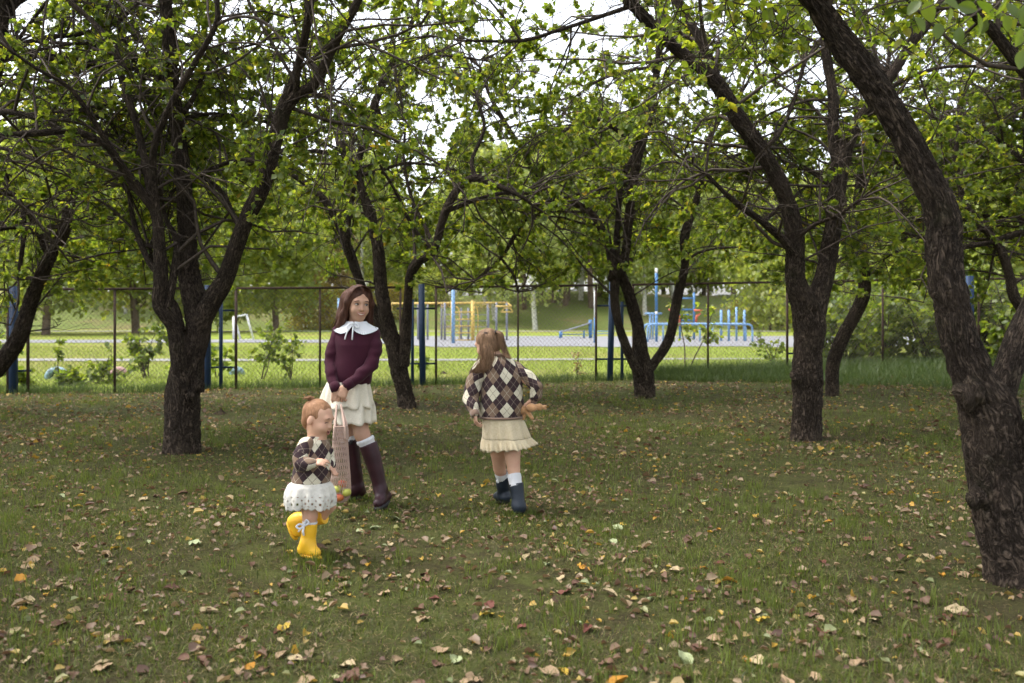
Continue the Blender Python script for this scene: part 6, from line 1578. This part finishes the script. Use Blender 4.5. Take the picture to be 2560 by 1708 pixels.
# ------------------------------------------------------------------ child seen from behind in argyle
YG = 6.55
def g_(px, py, dy=0.0): return at(px, py, YG + dy)
G_ = empty('person', (g_(1280, 0)[0], 6.6, 0), 'person with two ponytails walking away in argyle sweater, cream skirt and dark blue boots', 'person')
hg = Head(g_(1218, 861, .03), (-.80, .42, -.34), (-.26, .10, .96), .88)
lwr, rwr = g_(1187, 1034, -.12), g_(1331, 1002, -.02)
def body(S):
    hg.flesh(S, .6); S.cone(hg.p(0, -.025, -.05), g_(1246, 905, .02), .045, .05, .02)
    S.loft([(g_(0, 1085)[2], g_(1258, 0)[0], YG, .115, .09), (g_(0, 1030)[2], g_(1254, 0)[0], YG, .11, .085), (g_(0, 950)[2], g_(1254, 0)[0], YG, .12, .085), (g_(0, 908)[2], g_(1249, 0)[0], YG, .10, .05)], .04)
    S.chain([g_(1208, 930, 0), g_(1178, 994, -.04), lwr], [.032, .030, .022], .01); S.chain([g_(1286, 930, 0), g_(1340, 968, -.05), rwr], [.030, .030, .022], .01)
    hand(S, lwr, (.12, -.15, -1), (.9, .3, .2), (0, 1, -.1), .74, (.45, .7, .6), .05, .0088); hand(S, rwr, (-.75, .0, -.55), (.2, -.5, -.8), (-.2, -.8, .5), .74, (.6, .8, .6), .05, .0088)
    S.chain([g_(1240, 1080, .06), g_(1246, 1135, .12), g_(1249, 1172, .18), g_(1256, 1205, .24), g_(1259, 1236, .30)], [.07, .056, .045, .034, .028], .006)
    S.chain([g_(1275, 1080, 0), g_(1281, 1135, -.03), g_(1284, 1172, -.05), g_(1289, 1212, -.09), g_(1297, 1265, -.12)], [.072, .058, .046, .034, .028], .006)
sdf_part('body', body, [g_(1150, 815, -.25), g_(1370, 1290, .4)], .03, .0058, M['skin_child'], G_)
for q in (-1, 1): hg.eye(q, G_, True, 'brow_child', .8)
hg.mouth(G_, .02, .002, inside='mouth')
def hairg(S):
    k = hg.k; S.ell(hg.p(0, -.018, .036), np.array([.085, .102, .092]) * k, hg.R, .01); S.ell(hg.p(0, -.06, -.03), np.array([.07, .05, .06]) * k, hg.R, .03)
    S.cut(hg.p(0, .115, -.04), np.array([.11, .095, .108]) * k, hg.R, .02); S.cut(hg.p(0, .03, -.085), np.array([.12, .07, .07]) * k, hg.R, .02)
sdf_part('hair', hairg, [hg.p(-.12, -.14, -.12), hg.p(.12, .12, .14), hg.p(.12, -.14, .14), hg.p(-.12, .12, -.12)], .03, .0045, M['hair_light'], G_, (.0018, (90, 90, 20), 2))
# two ponytails
cv = []
for _ in range(240):
    a, b, c = rs.normal(0, .013), rs.normal(0, .012), rs.uniform()
    cv.append([g_(1214, 833, -.08) + [a * .5, b * .3, 0], g_(1210 + 6 * c, 850, -.125) + [a, 0, b], g_(1212 + 10 * c, 880, -.13) + [a * 1.5, b, 0], g_(1206 + 16 * c, 902, -.135) + [a * 1.5, b, 0], g_(1192 + 24 * c, 918 + 3 * c, -.14) + [a * 1.2, b, 0], g_(1179 + 32 * c, 928 + 6 * rs.uniform(), -.13) + [a, b, 0]])
strands('ponytail', cv, G_, M['hair_light'], .0024, 3)
cv = []
for _ in range(170):
    a, b, c = rs.normal(0, .010), rs.normal(0, .010), rs.uniform()
    cv.append([g_(1234, 836, -.03), g_(1243, 829, -.045) + [a * .4, b * .4, b * .3], g_(1251, 836, -.05) + [a * .8, b, a * .3], g_(1256, 855, -.055) + [a, b, 0], g_(1261 + 3 * c, 878, -.06) + [a, b, 0], g_(1268 + 6 * c, 892 + 6 * c, -.09) + [a, b, 0]])
strands('ponytail', cv, G_, M['hair_light'], .0022, 3)
for c, d in ((g_(1214, 834, -.085), (0, -.4, -1)), (g_(1240, 831, -.04), (1, -.2, .5))):
    d = unit(np.array(d, float)); V, F, uv = tube([c - d * .006, c + d * .006], [.014, .014], 12); add('hair_tie', V, F, M['hair_tie'], G_, smooth=True)
rows = [(g_(0, 1044)[2], g_(1253, 0)[0], YG, .142, .112), (g_(0, 1040)[2], g_(1253, 0)[0], YG, .155, .125), (g_(0, 1015)[2], g_(1254, 0)[0], YG, .160, .128), (g_(0, 975)[2], g_(1255, 0)[0], YG, .152, .12), (g_(0, 940)[2], g_(1254, 0)[0], YG, .150, .115), (g_(0, 918)[2], g_(1251, 0)[0], YG, .145, .10), (g_(0, 903)[2], g_(1249, 0)[0], YG, .115, .08), (g_(0, 893)[2], g_(1247, 0)[0], YG + .01, .072, .065), (g_(0, 888)[2], g_(1246, 0)[0], YG + .01, .058, .055)]
sw = sdf_part('sweater', lambda S: S.loft(rows, .02), [g_(1170, 880, -.18), g_(1335, 1050, .18)], .02, .005, M['argyle'], G_, (.0032, (18, 18, 22), 8), lambda V, F: uv_torso(V, F, rows, .112, .122, phase=.1))
for pts, rr in (([g_(1203, 920, -.01), g_(1188, 950, -.03), g_(1177, 996, -.045), g_(1181, 1016, -.08), lwr], [.062, .062, .056, .050, .030]), ([g_(1290, 922, 0), g_(1318, 940, -.03), g_(1341, 968, -.055), g_(1340, 988, -.04), rwr + [.008, 0, .006]], [.052, .050, .047, .043, .029])):
    s_ = sdf_part('sleeve', lambda S: S.chain(pts, rr, .003), pts, .09, .005, M['argyle'], sw, (.0035, (22, 22, 36), 9), lambda V, F: uv_limb(V, F, pts, .108, .116, .055))
    d = unit(pts[-1] - pts[-2]); V, F, uv = tube([pts[-1] - d * .022, pts[-1] - d * .018, pts[-1] + d * .022, pts[-1] + d * .026], [.028, .034, .031, .026], 16); add('cuff', V, F, M['trim'], s_, smooth=True)
th = np.linspace(0, 2 * math.pi, 41); r0 = rows[1]
V, F, uv = tube(np.stack([r0[1] + r0[3] * .995 * np.cos(th), r0[2] + r0[4] * .995 * np.sin(th), np.full(41, r0[0] - .008)], 1), .010, 8); add('hem_rib', V, F, M['trim'], sw, smooth=True)
V, F, uv = tube(np.stack([g_(1246, 0)[0] + .058 * np.cos(th), YG + .01 + .056 * np.sin(th), np.full(41, rows[-1][0] + .002)], 1), .009, 8); add('neckband', V, F, M['trim'], sw, smooth=True)
fw = lambda th, t: (.009 * t * np.sin(14 * th + np.sin(3 * th)) + .010 * t * np.sin(5 * th + 1), 0 * th)
V, F = sheet_ring(resample_rows([(g_(0, 1036)[2], g_(1254, 0)[0], YG, .138, .11), (g_(0, 1060)[2], g_(1258, 0)[0], YG, .152, .125), (g_(0, 1096)[2], g_(1264, 0)[0], YG, .166, .14)], 14), 120, fw)
sk = add('skirt', V, F, M['cream_linen'], G_, smooth=True)
fr = lambda th, t: (.009 * np.sin(14 * th + np.sin(3 * th)) + .010 * np.sin(5 * th + 1) + .011 * t * np.sin(34 * th), .018 * t * np.cos(th - .2) + .006 * t * np.sin(17 * th))
V, F = sheet_ring(resample_rows([(g_(0, 1095)[2], g_(1264, 0)[0], YG, .168, .142), (g_(0, 1108)[2], g_(1267, 0)[0], YG, .184, .158), (g_(0, 1119)[2], g_(1270, 0)[0], YG, .192, .166)], 7), 200, fr)
add('ruffle', V, F, M['cream_linen'], sk, smooth=True)
boot(G_, M['boot_blue'], [at(1256, 1192, 6.78), at(1257, 1212, 6.80), at(1260, 1236, 6.84)], [.054, .050, .046], [at(1266, 0, 6.80)[0], 6.80, .046], [at(1240, 0, 6.92)[0], 6.95, .034], .038, .005, .016)
bb = boot(G_, M['boot_blue'], [at(1290, 1212, 6.47), at(1293, 1235, 6.46), at(1297, 1266, 6.44)], [.052, .049, .046], [at(1301, 0, 6.44)[0], 6.44, .046], [at(1296, 0, 6.60)[0], 6.60, .034], .038, .005, .016)
V, F = ball(at(1245, 1203, 6.745), (.014, .006, .016)); add('round_badge', V, F, M['white_cloth'], G_, smooth=True)
sock(G_, at(1253, 1180, 6.745), at(1257, 1202, 6.79), .047, False); sock(G_, at(1285, 1186, 6.49), at(1290, 1216, 6.46), .047, False)

# ------------------------------------------------------------------ plush rabbit in that child's hand
PY_ = YG - .07
pr = empty('plush_rabbit', at(1322, 1045, PY_), 'tan plush rabbit with long ears gripped at the side of the person with ponytails', 'plush toy')
def pl(name, fn, pts): sdf_part(name, fn, pts, .06, .0035, M['plush'], pr, (.001, (120, 120, 120), 1))
c = at(1328, 1019, PY_)
pl('head', lambda S: (S.ell(c, (.036, .032, .031), None, .01), S.ell(c + [.02, -.02, -.006], (.02, .018, .016), None, .015)), [c])
for d1, d2 in ((-.006, .010), (.012, -.006)):
    pl('ear', lambda S: S.chain([c + [.02, 0, d1], c + [.06, -.005, d1 + .3 * d2], c + [.10, -.004, d2 - .002]], [.012, .017, .010], .006), [c + [.02, 0, 0], c + [.1, 0, 0]])
b0 = at(1311, 1024, PY_ + .03)
pl('torso', lambda S: S.chain([b0 + [.02, 0, .006], b0, b0 + [-.02, .01, -.012]], [.022, .028, .026], .01), [b0])
for e in (at(1331, 1046, PY_), at(1308, 1046, PY_ + .04)): pl('leg', lambda S: S.chain([b0, (b0 + e) / 2 + [.006, 0, 0], e], [.016, .014, .013], .006), [b0, e])
